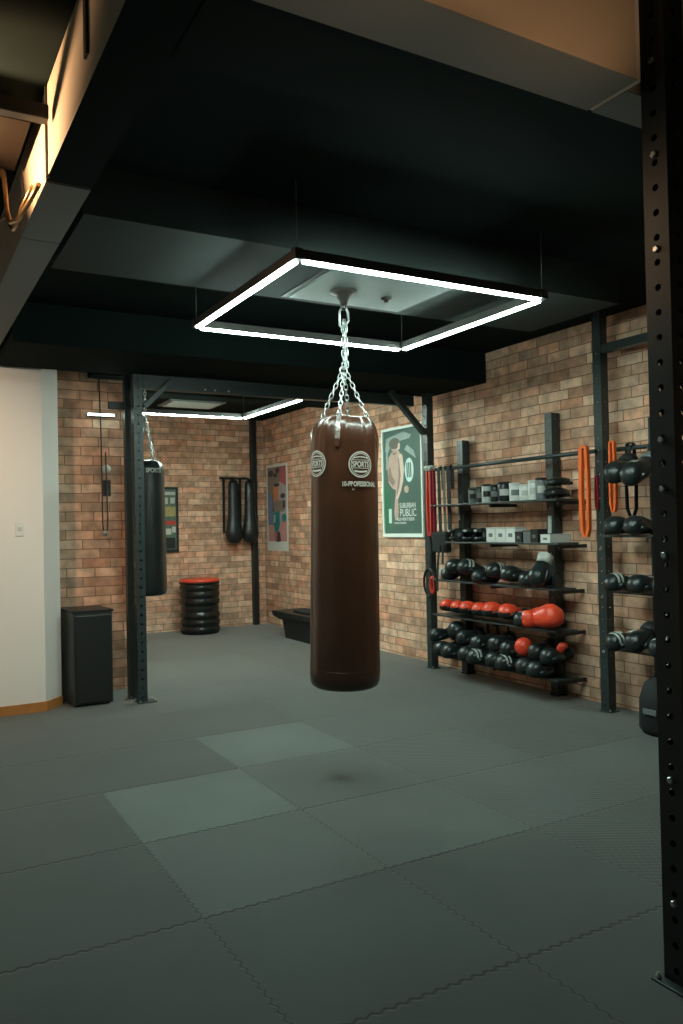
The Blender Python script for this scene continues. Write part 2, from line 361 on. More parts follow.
# ------------------------------------------------------------------ tube lights
def led_square(label, x0, x1, y0, y1, z, sides, cables, lm='led'):
    t = thing('square_tube_light', label, 'light', ((x0 + x1) / 2, (y0 + y1) / 2, z))
    w_ = 0.022
    for s in sides:
        if s == 'near': a, b = (x0 + .03, y0 - w_, z), (x1 - .03, y0 + w_, z)
        if s == 'far': a, b = (x0 + .03, y1 - w_, z), (x1 - .03, y1 + w_, z)
        if s == 'left': a, b = (x0 - w_, y0 + .03, z), (x0 + w_, y1 - .03, z)
        if s == 'right': a, b = (x1 - w_, y0 + .03, z), (x1 + w_, y1 - .03, z)
        h = obj('channel', MB().box((a[0], a[1], z + 0.005), (b[0], b[1], z + 0.058), 0.004), 'alu', t)
        i = 0.003
        dm = MB(); ex, ey = (0, .006) if s in ('near', 'far') else (.006, 0)      # lens that narrows downwards
        dm.loft([[Vector(p) for p in ((a[0] + i + ex * q, a[1] + i + ey * q, zz), (b[0] - i - ex * q, a[1] + i + ey * q, zz), (b[0] - i - ex * q, b[1] - i - ey * q, zz), (a[0] + i + ex * q, b[1] - i - ey * q, zz))] for zz, q in ((z + .013, 0), (z + .004, 0), (z - .005, 1))], sm=False)
        obj('diffuser', dm, lm, h)
    for cx, cy in ((x0, y0), (x1, y0), (x0, y1), (x1, y1)):
        obj('corner_joint', MB().box((cx - w_ - .004, cy - w_ - .004, z + 0.005), (cx + w_ + .004, cy + w_ + .004, z + 0.062), 0.004), 'alu', t)
    for cx, cy, cz in cables:
        obj('suspension_cable', MB().tube([(cx, cy, z + 0.06), (cx, cy, cz - .002)], 0.003, 5), 'grey', t)
    return t
led_square('large glowing square of white tube lights above the brown bag', 1.80, 3.45, 3.58, 5.10, 2.93, ('near', 'far', 'left', 'right'),
           ((1.80, 3.58, ZC), (3.45, 3.58, ZC), (3.45, 5.10, ZC), (1.80, 5.10, ZC)))
led_square('smaller-looking glowing tube light frame in the far room behind the cross beam', 2.30, 3.82, 7.56, 9.15, 2.93, ('far', 'right'),
           ((3.82, 9.15, ZC), (2.30, 9.15, ZC), (3.82, 7.56, ZC)), 'led_far')
t = thing('glow_strip', 'short glowing white strip in front of the left brick pier', 'light', (1.83, 8.02, 2.73))  # short emissive strip set just before the brick pier
obj('diffuser', MB().box((1.70, 8.01, 2.722), (1.96, 8.035, 2.744), 0.006), 'strip_glow', t)
obj('channel', MB().box((1.70, 8.035, 2.718), (1.97, 8.089, 2.75), 0.003), 'alu', t)

# ------------------------------------------------------------------ steel posts with rows of holes
def perforated(mb, x0, y0, x1, y1, z0, z1, pitch, r):
    n = int((z1 - z0) / pitch); pitch = (z1 - z0) / n
    for (p, q) in (((x0, y0), (x1, y0)), ((x1, y0), (x1, y1)), ((x1, y1), (x0, y1)), ((x0, y1), (x0, y0))):
        P = Vector((p[0], p[1], 0)); U = Vector((q[0] - p[0], q[1] - p[1], 0)); wd = U.length; U.normalize(); Nn = U.cross(Vector((0, 0, 1)))
        for k in range(n):
            zc = z0 + (k + .5) * pitch; hw, hh = wd / 2, pitch / 2
            outer = [(hw, 0), (hw, hh), (0, hh), (-hw, hh), (-hw, 0), (-hw, -hh), (0, -hh), (hw, -hh)]
            O = [mb.bm.verts.new(P + U * (wd / 2 + a) + Vector((0, 0, zc + b))) for a, b in outer]
            I = [mb.bm.verts.new(P + U * (wd / 2 + r * math.cos(i * PI / 4)) + Vector((0, 0, zc + r * math.sin(i * PI / 4)))) for i in range(8)]
            J = [mb.bm.verts.new(v.co - Nn * 0.005) for v in I]
            for i in range(8):
                mb.face([O[i], O[(i + 1) % 8], I[(i + 1) % 8], I[i]]); mb.face([I[i], I[(i + 1) % 8], J[(i + 1) % 8], J[i]])
    mb.poly([(x0, y0, z1), (x1, y0, z1), (x1, y1, z1), (x0, y1, z1)])

def bolt_heads(mb, pts, n, r=0.012):
    n = Vector(n)
    for p in pts:
        p = Vector(p); a = n.orthogonal().normalized(); b = n.cross(a)
        mb.loft([[p + n * h + (a * math.cos(i * PI / 3) + b * math.sin(i * PI / 3)) * rr for i in range(6)] for h, rr in ((-.003, r), (0.008, r), (0.012, r * .7))], sm=False)

def post(label, x, y, wd, z1, pitch, r, plate, bolts=(), pm='steel'):
    t = thing('steel_post', label, 'post', (x, y, 0))
    h = wd / 2; m = MB(); perforated(m, x - h, y - h, x + h, y + h, 0.006, z1, pitch, r)
    u = obj('upright', m, pm, t)
    a, b = plate
    obj('base_plate', MB().box((x + a[0], y + a[1], 0.0), (x + b[0], y + b[1], 0.008), 0.002), 'steel', t)
    for sx, sy in ((a[0] + .018, a[1] + .018), (a[0] + .018, b[1] - .018), (b[0] - .018, a[1] + .018), (b[0] - .018, b[1] - .018)):
        obj('anchor_bolt', MB().lathe([(0.010, 0), (0.010, 0.010), (0.005, 0.012), (0.005, 0.020)], (x + sx, y + sy, 0.008), 8), 'chrome', t)
    for bz, n in bolts:
        m = MB(); bolt_heads(m, [(x + n[0] * h, y + n[1] * h, bz)], n, 0.013); obj('steel_bolt', m, 'chrome', t)
    return t
big = post('tall black perforated steel post nearest the viewer at the right edge', 2.373, 1.85, 0.10, 3.745, 0.085, 0.013, ((-0.09, -0.075), (0.1, 0.075)),
           [(z, (-1, 0, 0)) for z in (3.19, 2.86, 2.53, 1.87, 1.70, 1.47, 0.70, 0.28)], 'steel2')
lp = post('black perforated steel post beside the tall black cabinet, in front of the hanging black bag', 2.01, 7.37, 0.085, 3.028, 0.082, 0.012, ((-0.05, -0.09), (0.12, 0.06)))
lp2 = post('slimmer dark steel post standing just behind the left post', 1.985, 7.60, 0.075, ZC - .002, 0.1, 0.008, ((-0.04, -0.05), (0.05, 0.05)))
m = MB(); m.box((2.045, 7.282, 2.74), (2.090, 7.322, 3.14), 0.003, (0, math.radians(45), 0), (2.045, 7.30, 2.74))
obj('diagonal_brace', m, 'steel', lp)
p1 = post('black steel post on the brick wall between the framed poster and the storage shelves', 5.19, 7.20, 0.085, 3.028, 0.1, 0.009, ((-0.05, -0.06), (0.06, 0.06)))
m = MB(); m.box((5.105, 7.165, 2.60), (5.155, 7.235, 3.22), 0.003, (0, math.radians(-45), 0), (5.15, 7.2, 2.60))
obj('diagonal_brace', m, 'steel', p1)
p2 = post('black steel post on the brick wall with the orange band, right of the storage shelves', 5.19, 4.73, 0.085, ZC - 0.002, 0.1, 0.009, ((-0.05, -0.06), (0.06, 0.06)),
          [(z, (-1, 0, 0)) for z in (2.08, 1.35, 0.95, 0.5)])
solo('corner_post', MB().box((5.13, 12.0, 0), (5.22, 12.09, 3.335), 0.005), 'steel2', 'thin black post in the far corner where the brick walls meet', 'post', (5.12, 12.04, 0))
# beams of the training rig
cb = thing('rig_crossbeam', 'black steel beam crossing from the left post to the post beside the poster', 'beam', (3.6, 7.35, 2.9))
obj('beam', MB().box((2.056, 7.325, 2.90), (5.10, 7.41, 3.025), 0.004), 'steel', cb)
for x in (2.66, 2.76, 2.90):
    q = MB(); bolt_heads(q, [(x, 7.325, 2.925)], (0, -1, 0), 0.010); obj('steel_bolt', q, 'chrome', cb)
b2 = solo('rig_side_beam', MB().box((5.15, 1.9, 2.98), (5.23, 4.685, 3.05), 0.004), 'steel', 'black steel bar leaving the tall right post high along the brick wall', 'beam', (5.19, 4.0, 2.98))
solo('rig_side_bar', MB().box((1.80, 7.58, 2.73), (1.945, 7.62, 2.80), 0.004), 'steel2', 'short black bracket sticking out left of the left posts', 'bracket', (1.86, 7.6, 2.73))

# ------------------------------------------------------------------ chains
def chain(mb, p0, p1, L=0.045, r=0.0045, wdt=0.011):
    p0, p1 = Vector(p0), Vector(p1); D = p1 - p0; n = max(1, round(D.length / (L * 0.74))); t = D.normalized()
    a = t.orthogonal().normalized(); b = t.cross(a)
    for i in range(n):
        c = p0 + D * ((i + .5) / n); s = a if i % 2 else b; h = L / 2 - wdt
        pts = [c + t * (h + wdt * math.cos(k * PI / 4)) + s * wdt * math.sin(k * PI / 4) for k in range(-2, 3)] + \
              [c - t * (h + wdt * math.cos(k * PI / 4)) - s * wdt * math.sin(k * PI / 4) for k in range(-2, 3)]
        mb.tube(pts, r, 6, True)

# ------------------------------------------------------------------ the brown bag
BX, BY = 2.494, 4.410
bag = thing('punching_bag', 'large brown leather punching bag hanging on chains in the middle of the room', 'punching bag', (BX, BY, 0.56))
def bag_body(x, y, z0, z1, R, n=72, angs=(), fold=0.06, gather=0.15, base_round=0.05):
    m = MB(); rings = []
    H = z1 - z0
    prof = [(0.0, 0), (R * .6, 0.0), (R * .85, .006), (R * .94, .02), (R * .985, .045), (R * 1.0, .09)]
    zs = [i / 44 for i in range(1, 45)]
    for f in zs: prof.append((R * (1.0 - .055 * f), .09 + (H - gather - .09) * f))
    for i in range(1, 13):
        f = i / 12; prof.append((R * (.945 - .32 * f ** 2.0 - .10 * f ** 8), H - gather + gather * (1 - (1 - f) ** 1.5)))
    prof.append((R * .3, H + .006)); prof.append((0.001, H + .008))
    for r_, z_ in prof:
        ring = []
        g = max(0, (z_ - (H - gather * 1.9)) / (gather * 1.9))
        for k in range(n):
            th = 2 * PI * k / n; rr = r_; dz = 0
            for A in angs:
                dl = (th - A + PI) % (2 * PI) - PI
                rr *= 1 - fold * g * math.exp(-(dl / .16) ** 2)
                rr *= 1 + fold * .8 * g * (math.exp(-((dl - .33) / .12) ** 2) + math.exp(-((dl + .33) / .12) ** 2))
                dz += gather * .22 * max(0, g) ** 2 * math.exp(-(dl / .28) ** 2) * (1 if r_ > R * .35 else 0)
            rr *= 1 + .003 * math.sin(z_ * 23 + th * 2) + .016 * g * math.sin(11 * th + 4 * z_) + .010 * g * math.sin(23 * th - 9 * z_)
            ring.append(Vector((x + rr * math.cos(th), y + rr * math.sin(th), z0 + z_ - dz * .0 + dz * .25)))
        rings.append(ring)
    m.loft(rings)
    return m
vd = math.atan2(-BY, -BX)         # direction from the bag to the viewer
angs = [vd + math.radians(a) for a in (-12, 78, 168, 258)]
bz0, bz1, BR = 0.575, 2.275, 0.222
body = obj('leather_body', bag_body(BX, BY, bz0, bz1, BR, 120, angs, 0.10, 0.19), 'bag', bag)
# stitched seams
def hoop(mb, x, y, z, r, t=0.003, n=72): mb.tube([(x + r * math.cos(2 * PI * k / n), y + r * math.sin(2 * PI * k / n), z) for k in range(n)], t, 5, True)
m = MB(); hoop(m, BX, BY, 0.70, BR * .999, .0012); obj('stitched_seam', m, 'bag', body)
# hanging straps on the leather
for A in angs:
    m = MB(); c, s = math.cos(A), math.sin(A)
    pts = [(BX + c * BR * k, BY + s * BR * k, z) for k, z in ((.955, bz1 - .20), (.93, bz1 - .15), (.86, bz1 - .10), (.78, bz1 - .05), (.68, bz1 + .012))]
    m.ribbon(pts, 0.03, 0.006, (-s, c, 0)); obj('hanging_strap', m, 'bag', bag)
top = (BX - .004, BY, 2.575)
for A in angs:
    m = MB(); c, s = math.cos(A), math.sin(A); e = (BX + c * BR * .66, BY + s * BR * .66, bz1 + .0)
    chain(m, e, (BX + c * .018, BY + s * .018, 2.56), 0.045, 0.0035, 0.011)
    hoopc = Vector(e); m.tube([hoopc + Vector((c * .0, s * .0, 0)) + (Vector((-s, c, 0)) * math.cos(k * PI / 4) + Vector((0, 0, 1)) * math.sin(k * PI / 4)) * .018 for k in range(8)], .004, 5, True)
    obj('strap_chain', m, 'chrome', bag)
m = MB()
m.tube([Vector(top) + Vector((math.cos(k * PI / 5), 0, math.sin(k * PI / 5))) * .026 for k in range(10)], .006, 6, True)
chain(m, (BX, BY, 2.59), (BX - .004, BY, 2.90), 0.05, 0.0045, 0.013)
obj('main_chain', m, 'chrome', bag); m = MB()
chain(m, (BX + .018, BY, 2.60), (BX + .008, BY, 2.90), 0.05, 0.004, 0.012)
obj('main_chain', m, 'chrome', bag)
m = MB()
m.tube([(BX - .03, BY, 2.86), (BX - .032, BY, 2.95), (BX - .015, BY, 2.985), (BX + .01, BY, 2.985), (BX + .03, BY, 2.95), (BX + .032, BY, 2.90), (BX + .012, BY, 2.87), (BX - .01, BY, 2.845)], .008, 8, True)
obj('carabiner', m, 'chrome', bag)
bag.rotation_euler = Matrix.Rotation(math.radians(1.0), 3, Vector((math.sin(yaw), math.cos(yaw), 0))).to_euler()
MX, MY = BX + 2.43 * math.sin(math.radians(1.0)) * math.cos(yaw), BY - 2.43 * math.sin(math.radians(1.0)) * math.sin(yaw)
mount = thing('swivel_mount', 'dark steel swivel mount bolted to the ceiling hatch above the bag', 'mount', (MX, MY, 3.08))
obj('flange', MB().lathe([(.085, 3.083), (.085, 3.07), (.05, 3.055), (.03, 3.02), (.022, 2.99)], (MX, MY, 0), 24), 'rust', mount)
obj('eye', MB().tube([(MX, MY + math.cos(k * PI / 5) * .022, 2.985 + math.sin(k * PI / 5) * .022) for k in range(10)], .006, 6, True), 'rust', mount)

# printed emblems, wrapped round the leather
def on_bag(cang, zc, lift=0.004):
    def f(u, v):
        z = zc + v; k = (z - bz0) / (bz1 - bz0)
        r = BR * (1.0 - .050 * k) + lift
        g = max(0, (z - (bz1 - .17)) / .17); r -= BR * .10 * g ** 1.7 - .006 * g
        a = cang + u / BR
        return (BX + r * math.cos(a), BY + r * math.sin(a), z)
    return f
def ring_print(mb, fn, a0, b0, a1, b1, n=40):
    I = [mb.bm.verts.new(fn(a0 * math.cos(2 * PI * k / n), b0 * math.sin(2 * PI * k / n))) for k in range(n)]
    O = [mb.bm.verts.new(fn(a1 * math.cos(2 * PI * k / n), b1 * math.sin(2 * PI * k / n))) for k in range(n)]
    for k in range(n): mb.face([I[k], I[(k + 1) % n], O[(k + 1) % n], O[k]])
def strip_print(mb, fn, x0, x1, yl, yh, n=14):
    xs = [x0 + (x1 - x0) * i / n for i in range(n + 1)]
    A = [mb.bm.verts.new(fn(x, yl(x))) for x in xs]; B = [mb.bm.verts.new(fn(x, yh(x))) for x in xs]
    for i in range(n): mb.face([A[i], A[i + 1], B[i + 1], B[i]])
def emblem(cang, zc, k=1.0):
    m = MB(); f = on_bag(cang, zc, 0.009)
    ring_print(m, f, .068 * k, .068 * k, .075 * k, .075 * k); ring_print(m, f, .058 * k, .060 * k, .062 * k, .064 * k)
    cv = lambda x: -5 * x * x
    strip_print(m, f, -.050 * k, .050 * k, lambda x: .040 * k + cv(x) * .6, lambda x: .046 * k + cv(x) * .6)
    strip_print(m, f, -.060 * k, .060 * k, lambda x: -.022 * k, lambda x: -.019 * k)
    strip_print(m, f, -.060 * k, .060 * k, lambda x: .024 * k, lambda x: .027 * k)
    strip_print(m, f, -.040 * k, .040 * k, lambda x: -.046 * k - cv(x) * .5, lambda x: -.036 * k - cv(x) * .5)
    add_text(m, 'SPORTS', .044 * k, f, 0.0012, .106 * k)
    return m
e1 = obj('printed_emblem', emblem(vd + math.radians(27), 1.965, 1.08), 'print', body)
e2 = obj('printed_emblem', emblem(vd - math.radians(52), 1.975, 1.08), 'print', body)
m = MB(); f = on_bag(vd + math.radians(27), 1.845, .010); add_text(m, '10-PROFESSIONAL', .04, f, 0.0015, .235)
add_text(m, 'DE', .012, on_bag(vd + math.radians(14), 1.812, .006)); obj('printed_lettering', m, 'print', body)

# ------------------------------------------------------------------ black bag behind the left post
X2, Y2 = 2.225, 7.86
bb2 = thing('punching_bag', 'black punching bag hanging behind the left post, near the small framed picture', 'punching bag', (X2, Y2, 0.93))
v2 = math.atan2(-Y2, -X2); an2 = [v2 + math.radians(a) for a in (-40, 28, 140, 208)]
b2b = obj('leather_body', bag_body(X2, Y2, 0.935, 2.27, 0.185, 64, an2, .06, .12), 'black', bb2)
for A in an2:
    m = MB(); chain(m, (X2 + math.cos(A) * .14, Y2 + math.sin(A) * .14, 2.27), (X2, Y2, 2.70), .05, .004, .012); obj('strap_chain', m, 'chrome', bb2)
m = MB(); chain(m, (X2, Y2, 2.70), (X2, Y2, ZC - .01), .05, .004, .012); obj('chain', m, 'chrome', bb2)
m = MB()
def f2(u, v): a = v2 + .42 + u / .18; return (X2 + .181 * math.cos(a), Y2 + .181 * math.sin(a), 2.165 + v)
add_text(m, 'SPORTS', .06, f2, .002, .16); obj('printed_lettering', m, 'offwhite', b2b)

# ------------------------------------------------------------------ left side things
cab = thing('tall_cabinet', 'tall black boxy cabinet standing against the pale wall and brick pier', 'cabinet', (1.60, 7.62, 0))
def skew(z0, z1, e): return [[Vector((x, y, z)) for x, y in ((1.425 - e, 7.47 - e), (1.77 + e, 7.455 - e), (1.74 + e, 7.92), (1.39 - e, 7.92))] for z in (z0, z1)]
obj('body', MB().loft(skew(.02, .86, 0), sm=False), 'shelf', cab)
obj('front_panel', MB().box((1.44, 7.440, 0.035), (1.762, 7.468, 0.822), 0.006), 'steel2', cab)
obj('top_lip', MB().loft(skew(.845, .868, .012), sm=False), 'steel2', cab)
obj('foot', MB().box((1.44, 7.5, 0), (1.75, 7.9, 0.022)), 'steel2', cab)
sw = thing('light_switch', 'small white light switch on the pale wall at the left', 'light switch', (0.99, 7.5, 1.62))
obj('plate', MB().box((0.96, 7.488, 1.555), (1.025, 7.5, 1.68), 0.003), 'white', sw)
obj('rocker', MB().box((0.977, 7.482, 1.60), (1.008, 7.489, 1.635), 0.002), 'offwhite', sw)
cd = thing('pull_cord', 'thin dark cord hanging down the brick pier with a looped end', 'cord', (1.83, 8.0, 1.5))
obj('cord', MB().tube([(1.82, 8.05, 3.1), (1.822, 8.0, 2.5), (1.825, 8.0, 1.65), (1.832, 8.0, 1.585), (1.85, 8.0, 1.57), (1.872, 8.0, 1.60), (1.876, 8.0, 1.7), (1.862, 8.0, 2.36)], .007, 6), 'rust', cd)
obj('pulley_knob', MB().lathe([(.001, -.03), (.02, -.024), (.027, 0), (.02, .024), (.001, .03)], (1.842, 7.99, 1.56), 12), 'chrome', cd)
ws = thing('wall_sensor', 'round white fitting on the brick pier beside the hanging cord', 'sensor', (1.885, 8.08, 2.2))
m = MB(); m.loft([[Vector((1.885 + r * math.cos(k * PI / 10), y, 2.20 + r * math.sin(k * PI / 10))) for k in range(20)] for r, y in ((.045, 8.089), (.045, 8.07), (.034, 8.05), (.012, 8.045))]); obj('dome', m, 'white', ws)
m = MB(); m.box((1.85, 8.072, 1.93), (1.925, 8.0895, 2.09), .004)
solo('wall_box', m, 'rust', 'brown junction box on the brick pier below the round white fitting', 'box', (1.885, 8.08, 1.93))

# far wall: small framed picture
fr = thing('framed_picture', 'small dark framed picture on the far brick wall beside the black bag', 'picture', (3.74, 12.08, 1.22))
m = MB(); x0, x1, z0, z1 = 3.56, 3.91, 1.22, 2.23
m.box((x0, 12.06, z0), (x0 + .03, 12.099, z1), .003).box((x1 - .03, 12.06, z0), (x1, 12.099, z1), .003).box((x0 + .03, 12.06, z0), (x1 - .03, 12.099, z0 + .05), .003).box((x0 + .03, 12.06, z1 - .03), (x1 - .03, 12.099, z1), .003)
obj('frame', m, 'steel2', fr)
M['pgreen'] = mat('print_green', (0.10, 0.16, 0.12), .5, var=.6, vscale=12); M['pyel'] = mat('print_yellow', (0.45, 0.36, 0.14), .5, var=.5, vscale=25)
m = MB(); m.box((x0 + .03, 12.085, z0 + .05), (x1 - .03, 12.095, z1 - .03))
def rect(mb, x0, x1, z0, z1, y): mb.poly([(x0, y, z0), (x1, y, z0), (x1, y, z1), (x0, y, z1)])
m.slot(1)
rect(m, 3.66, 3.87, 2.11, 2.16, 12.083); rect(m, 3.66, 3.75, 1.97, 2.07, 12.083); rect(m, 3.79, 3.86, 1.98, 2.07, 12.083)
rect(m, 3.70, 3.80, 1.50, 1.59, 12.083); rect(m, 3.81, 3.87, 1.53, 1.62, 12.083)
m.slot(2); rect(m, 3.66, 3.87, 1.78, 1.93, 12.084)
m.slot(3); rect(m, 3.68, 3.87, 1.65, 1.71, 12.083)
m.slot(4); rect(m, 3.62, 3.86, 1.28, 1.45, 12.083)
obj('print', m, ['pgreen', 'offwhite', 'pyel', 'redband', 'steel2'], fr)

# far wall: two hanging pear-ended pads
for k, (x, lab) in enumerate(((4.75, 'left one of two black pear-shaped hanging pads on the far brick wall'), (5.03, 'right one of two black pear-shaped hanging pads, touching the corner post'))):
    t = thing('hanging_pad', lab, 'training pad', (x, 11.97, 1.33), 'hanging pads on the far wall')
    m = MB(); prof = [(0.01, 1.33), (.06, 1.335), (.10, 1.37), (.128, 1.43), (.135, 1.50), (.120, 1.60), (.098, 1.72), (.088, 1.85), (.085, 2.1), (.08, 2.28), (.06, 2.33)]
    m.loft([[Vector((x + r * 1.03 * math.cos(a * PI / 12), 11.865 + r * .8 * math.sin(a * PI / 12), z)) for a in range(24)] for r, z in prof]); obj('padded_body', m, 'black', t)
    m = MB(); m.ribbon([(x - .125, 11.975, 1.5), (x - .118, 11.99, 1.8), (x - .11, 12.0, 2.37)], .04, .012, (1, 0, 0)); obj('side_strap', m, 'blackcloth', t)
    obj('hanging_loop', MB().ribbon([(x, 11.865, 2.32), (x, 11.93, 2.37), (x, 12.026, 2.385)], .05, .008, (1, 0, 0)), 'blackcloth', t)
hb = solo('hanging_rail', MB().box((4.60, 12.03, 2.365), (5.075, 12.099, 2.395), .003), 'steel2', 'thin black rail on the far brick wall that carries the two hanging pads', 'rail', (4.85, 12.06, 2.365))

# black drum with a red lid
dr = thing('plastic_drum', 'black ribbed drum with a red lid standing by the far brick wall', 'drum', (4.09, 11.66, 0))
prof = [(.28, 0.0)]
for k in range(7):
    z = .02 + k * .105
    prof += [(.288, z), (.30, z + .02), (.30, z + .07), (.288, z + .088)] if k != 3 else [(.280, z), (.286, z + .02), (.286, z + .065), (.280, z + .088)]
prof += [(.31, .76), (.31, .775), (.27, .78)]
obj('barrel', MB().lathe(prof, (4.09, 11.66, 0), 40), 'wd', dr)
obj('lid', MB().lathe([(.295, .778), (.302, .785), (.30, .81), (.285, .82), (.27, .812), (.02, .812)], (4.09, 11.66, 0), 40), 'red', dr)

# low black bench by the right wall, half hidden by the bag
st = thing('low_bench', 'low black bench with an overhanging top, half hidden by the brown bag', 'bench', (5.05, 9.9, 0))
m = MB(); m.loft([[Vector(p) for p in ((4.90 - i, 9.2, z), (5.25, 9.2, z), (5.25, 10.36 + i, z), (4.90 - i, 10.36 + i, z))] for z, i in ((0, 0), (.26, .03))], sm=False); obj('base', m, 'steel2', st)
m = MB(); m.loft([[Vector(p) for p in ((4.84 - i, 9.15, z), (5.30, 9.15, z), (5.30, 10.50 + i, z), (4.84 - i, 10.50 + i, z))] for z, i in ((.26, -.02), (.32, .05), (.385, .06))], sm=False); obj('top', m, 'steel2', st)
obj('pad', MB().box((4.9, 9.3, .387), (5.25, 10.1, .42), .012), 'blackcloth', st)

# ------------------------------------------------------------------ posters on the right wall
def wall_fn(x, ya, yb, za, zb):     # u 0..1 left to right as seen, v 0..1 upwards
    return lambda u, v, l=0.0: (x - l, ya + (yb - ya) * u, za + (zb - za) * v)
def blob(mb, f, pts, l): mb.poly([f(u, v, l) for u, v in pts])
def oval(u0, v0, a, b, n=16, rot=0): return [(u0 + a * math.cos(t) * math.cos(rot) - b * math.sin(t) * math.sin(rot), v0 + (a * math.cos(t) * math.sin(rot) + b * math.sin(t) * math.cos(rot))) for t in [2 * PI * k / n for k in range(n)]]
po = thing('framed_poster', 'tall green boxing poster in a pale frame on the brick wall', 'poster', (XR, 7.99, 1.43))
ya, yb, za, zb = 8.43, 7.56, 1.43, 2.765
m = MB(); xf = XR - .025
for a, b in (((xf, yb, za), (XR - .001, yb + .03, zb)), ((xf, ya - .03, za), (XR - .001, ya, zb)), ((xf, yb + .03, za), (XR - .001, ya - .03, za + .045)), ((xf, yb + .03, zb - .03), (XR - .001, ya - .03, zb))): m.box(a, b, .003)
M['mint'] = mat('pale_mint_frame', (0.85, 0.92, 0.86), .4); obj('frame', m, 'mint', po)
M['p_bg'] = mat('poster_green', (0.085, 0.15, 0.125), .35, var=.2, vscale=3); M['p_lt'] = mat('poster_grey_green', (0.34, 0.42, 0.39), .4, var=.3, vscale=5)
M['p_skin'] = mat('poster_skin', (0.55, 0.38, 0.31), .4, var=.25, vscale=9); M['p_skin2'] = mat('poster_skin_light', (0.74, 0.56, 0.47), .4)
M['p_shade'] = mat('poster_brown', (0.30, 0.21, 0.17), .4); M['p_hair'] = mat('poster_hair', (0.16, 0.15, 0.12), .4); M['p_glove'] = mat('poster_glove', (0.62, 0.80, 0.74), .4); M['p_leaf'] = mat('poster_leaf', (0.04, 0.17, 0.09), .4)
f = wall_fn(XR - .006, ya - .03, yb + .03, za + .045, zb - .03)
m = MB(); m.poly([f(0, 0), f(1, 0), f(1, 1), f(0, 1)])
m.slot(1); blob(m, f, [(.04, .80), (.30, .88), (.7, .90), (.75, .93), (.55, .97), (.3, .95), (.08, .93)], .0006)
m.slot(6); blob(m, f, [(0, .03), (.12, .03), (.18, .28), (.12, .50), (.04, .46), (0, .44)], .0006)
m.slot(2); blob(m, f, [(.13, .74), (.22, .79), (.40, .80), (.52, .74), (.55, .60), (.50, .52), (.47, .42), (.36, .32), (.30, .33), (.32, .42), (.22, .44), (.12, .50), (.10, .62)], .0009)
blob(m, f, [(.29, .34), (.37, .33), (.38, .20), (.36, .13), (.28, .13), (.26, .2)], .0012)
m.slot(3); blob(m, f, [(.40, .76), (.50, .76), (.54, .62), (.52, .50), (.44, .40), (.37, .33), (.30, .34), (.40, .46), (.43, .60)], .0013)
m.slot(2); blob(m, f, oval(.32, .845, .12, .055), .0012)
m.slot(4); blob(m, f, oval(.30, .872, .15, .055), .0015)
m.slot(5); blob(m, f, oval(.68, .60, .115, .115, 18, .0), .0014)
m.slot(2); blob(m, f, oval(.60, .42, .06, .035), .0014)
m.slot(8); blob(m, f, [(.395, .74), (.42, .72), (.455, .56), (.41, .44), (.33, .34), (.36, .45), (.405, .56)], .0014)
blob(m, f, [(.13, .62), (.17, .66), (.22, .56), (.30, .50), (.24, .46), (.12, .52)], .0012); blob(m, f, [(.24, .78), (.36, .79), (.34, .765), (.26, .76)], .0014)
m.slot(1); blob(m, f, [(.06, .62), (.11, .64), (.11, .78), (.18, .84), (.14, .90), (.07, .86)], .0005); blob(m, f, [(.56, .80), (.64, .84), (.80, .78), (.86, .70), (.74, .74)], .0005)
m.slot(3); blob(m, f, [(.38, .80), (.44, .81), (.455, .85), (.43, .88), (.40, .86)], .0017)
m.slot(0)
for k in range(3): blob(m, f, [(.62 + k * .045, .53), (.65 + k * .045, .53), (.64 + k * .045, .67), (.61 + k * .045, .67)], .0018)
m.slot(7); blob(m, f, [(.11, .10), (.19, .10), (.19, .24), (.11, .24)], .001)
m.slot(9)
for txt, u, v, sz, wd_ in (('SUBURBAN', .62, .265, .085, .42), ('PUBLIC', .63, .195, .125, .42), ('ADVERTISER', .56, .135, .05, .48), ('BOXING TRAINING', .42, .10, .028, .32)):
    add_text(m, txt, sz, lambda a, b, u=u, v=v: (XR - .008, f(u, v)[1] - a, f(u, v)[2] + b), .001, wd_ * .81)
obj('print', m, ['p_bg', 'p_lt', 'p_skin', 'p_skin2', 'p_hair', 'p_glove', 'p_leaf', 'p_glove', 'p_shade', 'white'], po)

pp = thing('paper_poster', 'narrow unframed poster with a colourful pink and teal boxer print on the brick wall', 'poster', (XR, 11.6, 1.2))
f = wall_fn(XR - .002, 11.98, 11.19, 1.20, 2.58)
m = MB(); m.box((XR - .004, 11.19, 1.20), (XR - .001, 11.98, 2.58)); m0 = .003
cols = {'k_taupe': (.30, .22, .18), 'k_red': (.50, .13, .13), 'k_pink': (.62, .30, .27), 'k_teal': (.02, .22, .22), 'k_orange': (.72, .25, .10), 'k_blue': (.20, .24, .36), 'k_dark': (.07, .05, .06), 'k_lilac': (.48, .42, .45)}
for k_, c_ in cols.items(): M[k_] = mat(k_, c_, .5, var=.2, vscale=14)
names = ['white', 'k_taupe', 'k_red', 'k_pink', 'k_teal', 'k_orange', 'k_blue', 'k_dark', 'k_lilac', 'offwhite']
def B(slot, pts, l): m.slot(slot); blob(m, f, pts, m0 + l)
B(1, [(.06, .45), (.94, .45), (.94, .97), (.06, .97)], 0); B(2, [(.62, .72), (.94, .74), (.94, .97), (.66, .97)], .0004)
B(6, [(.06, .30), (.30, .30), (.30, .62), (.06, .70)], .0004); B(3, [(.06, .11), (.94, .11), (.94, .34), (.06, .34)], 0)
B(8, [(.30, .34), (.94, .34), (.94, .50), (.30, .50)], .0002); B(8, [(.55, .50), (.95, .52), (.95, .74), (.60, .80)], .0005)
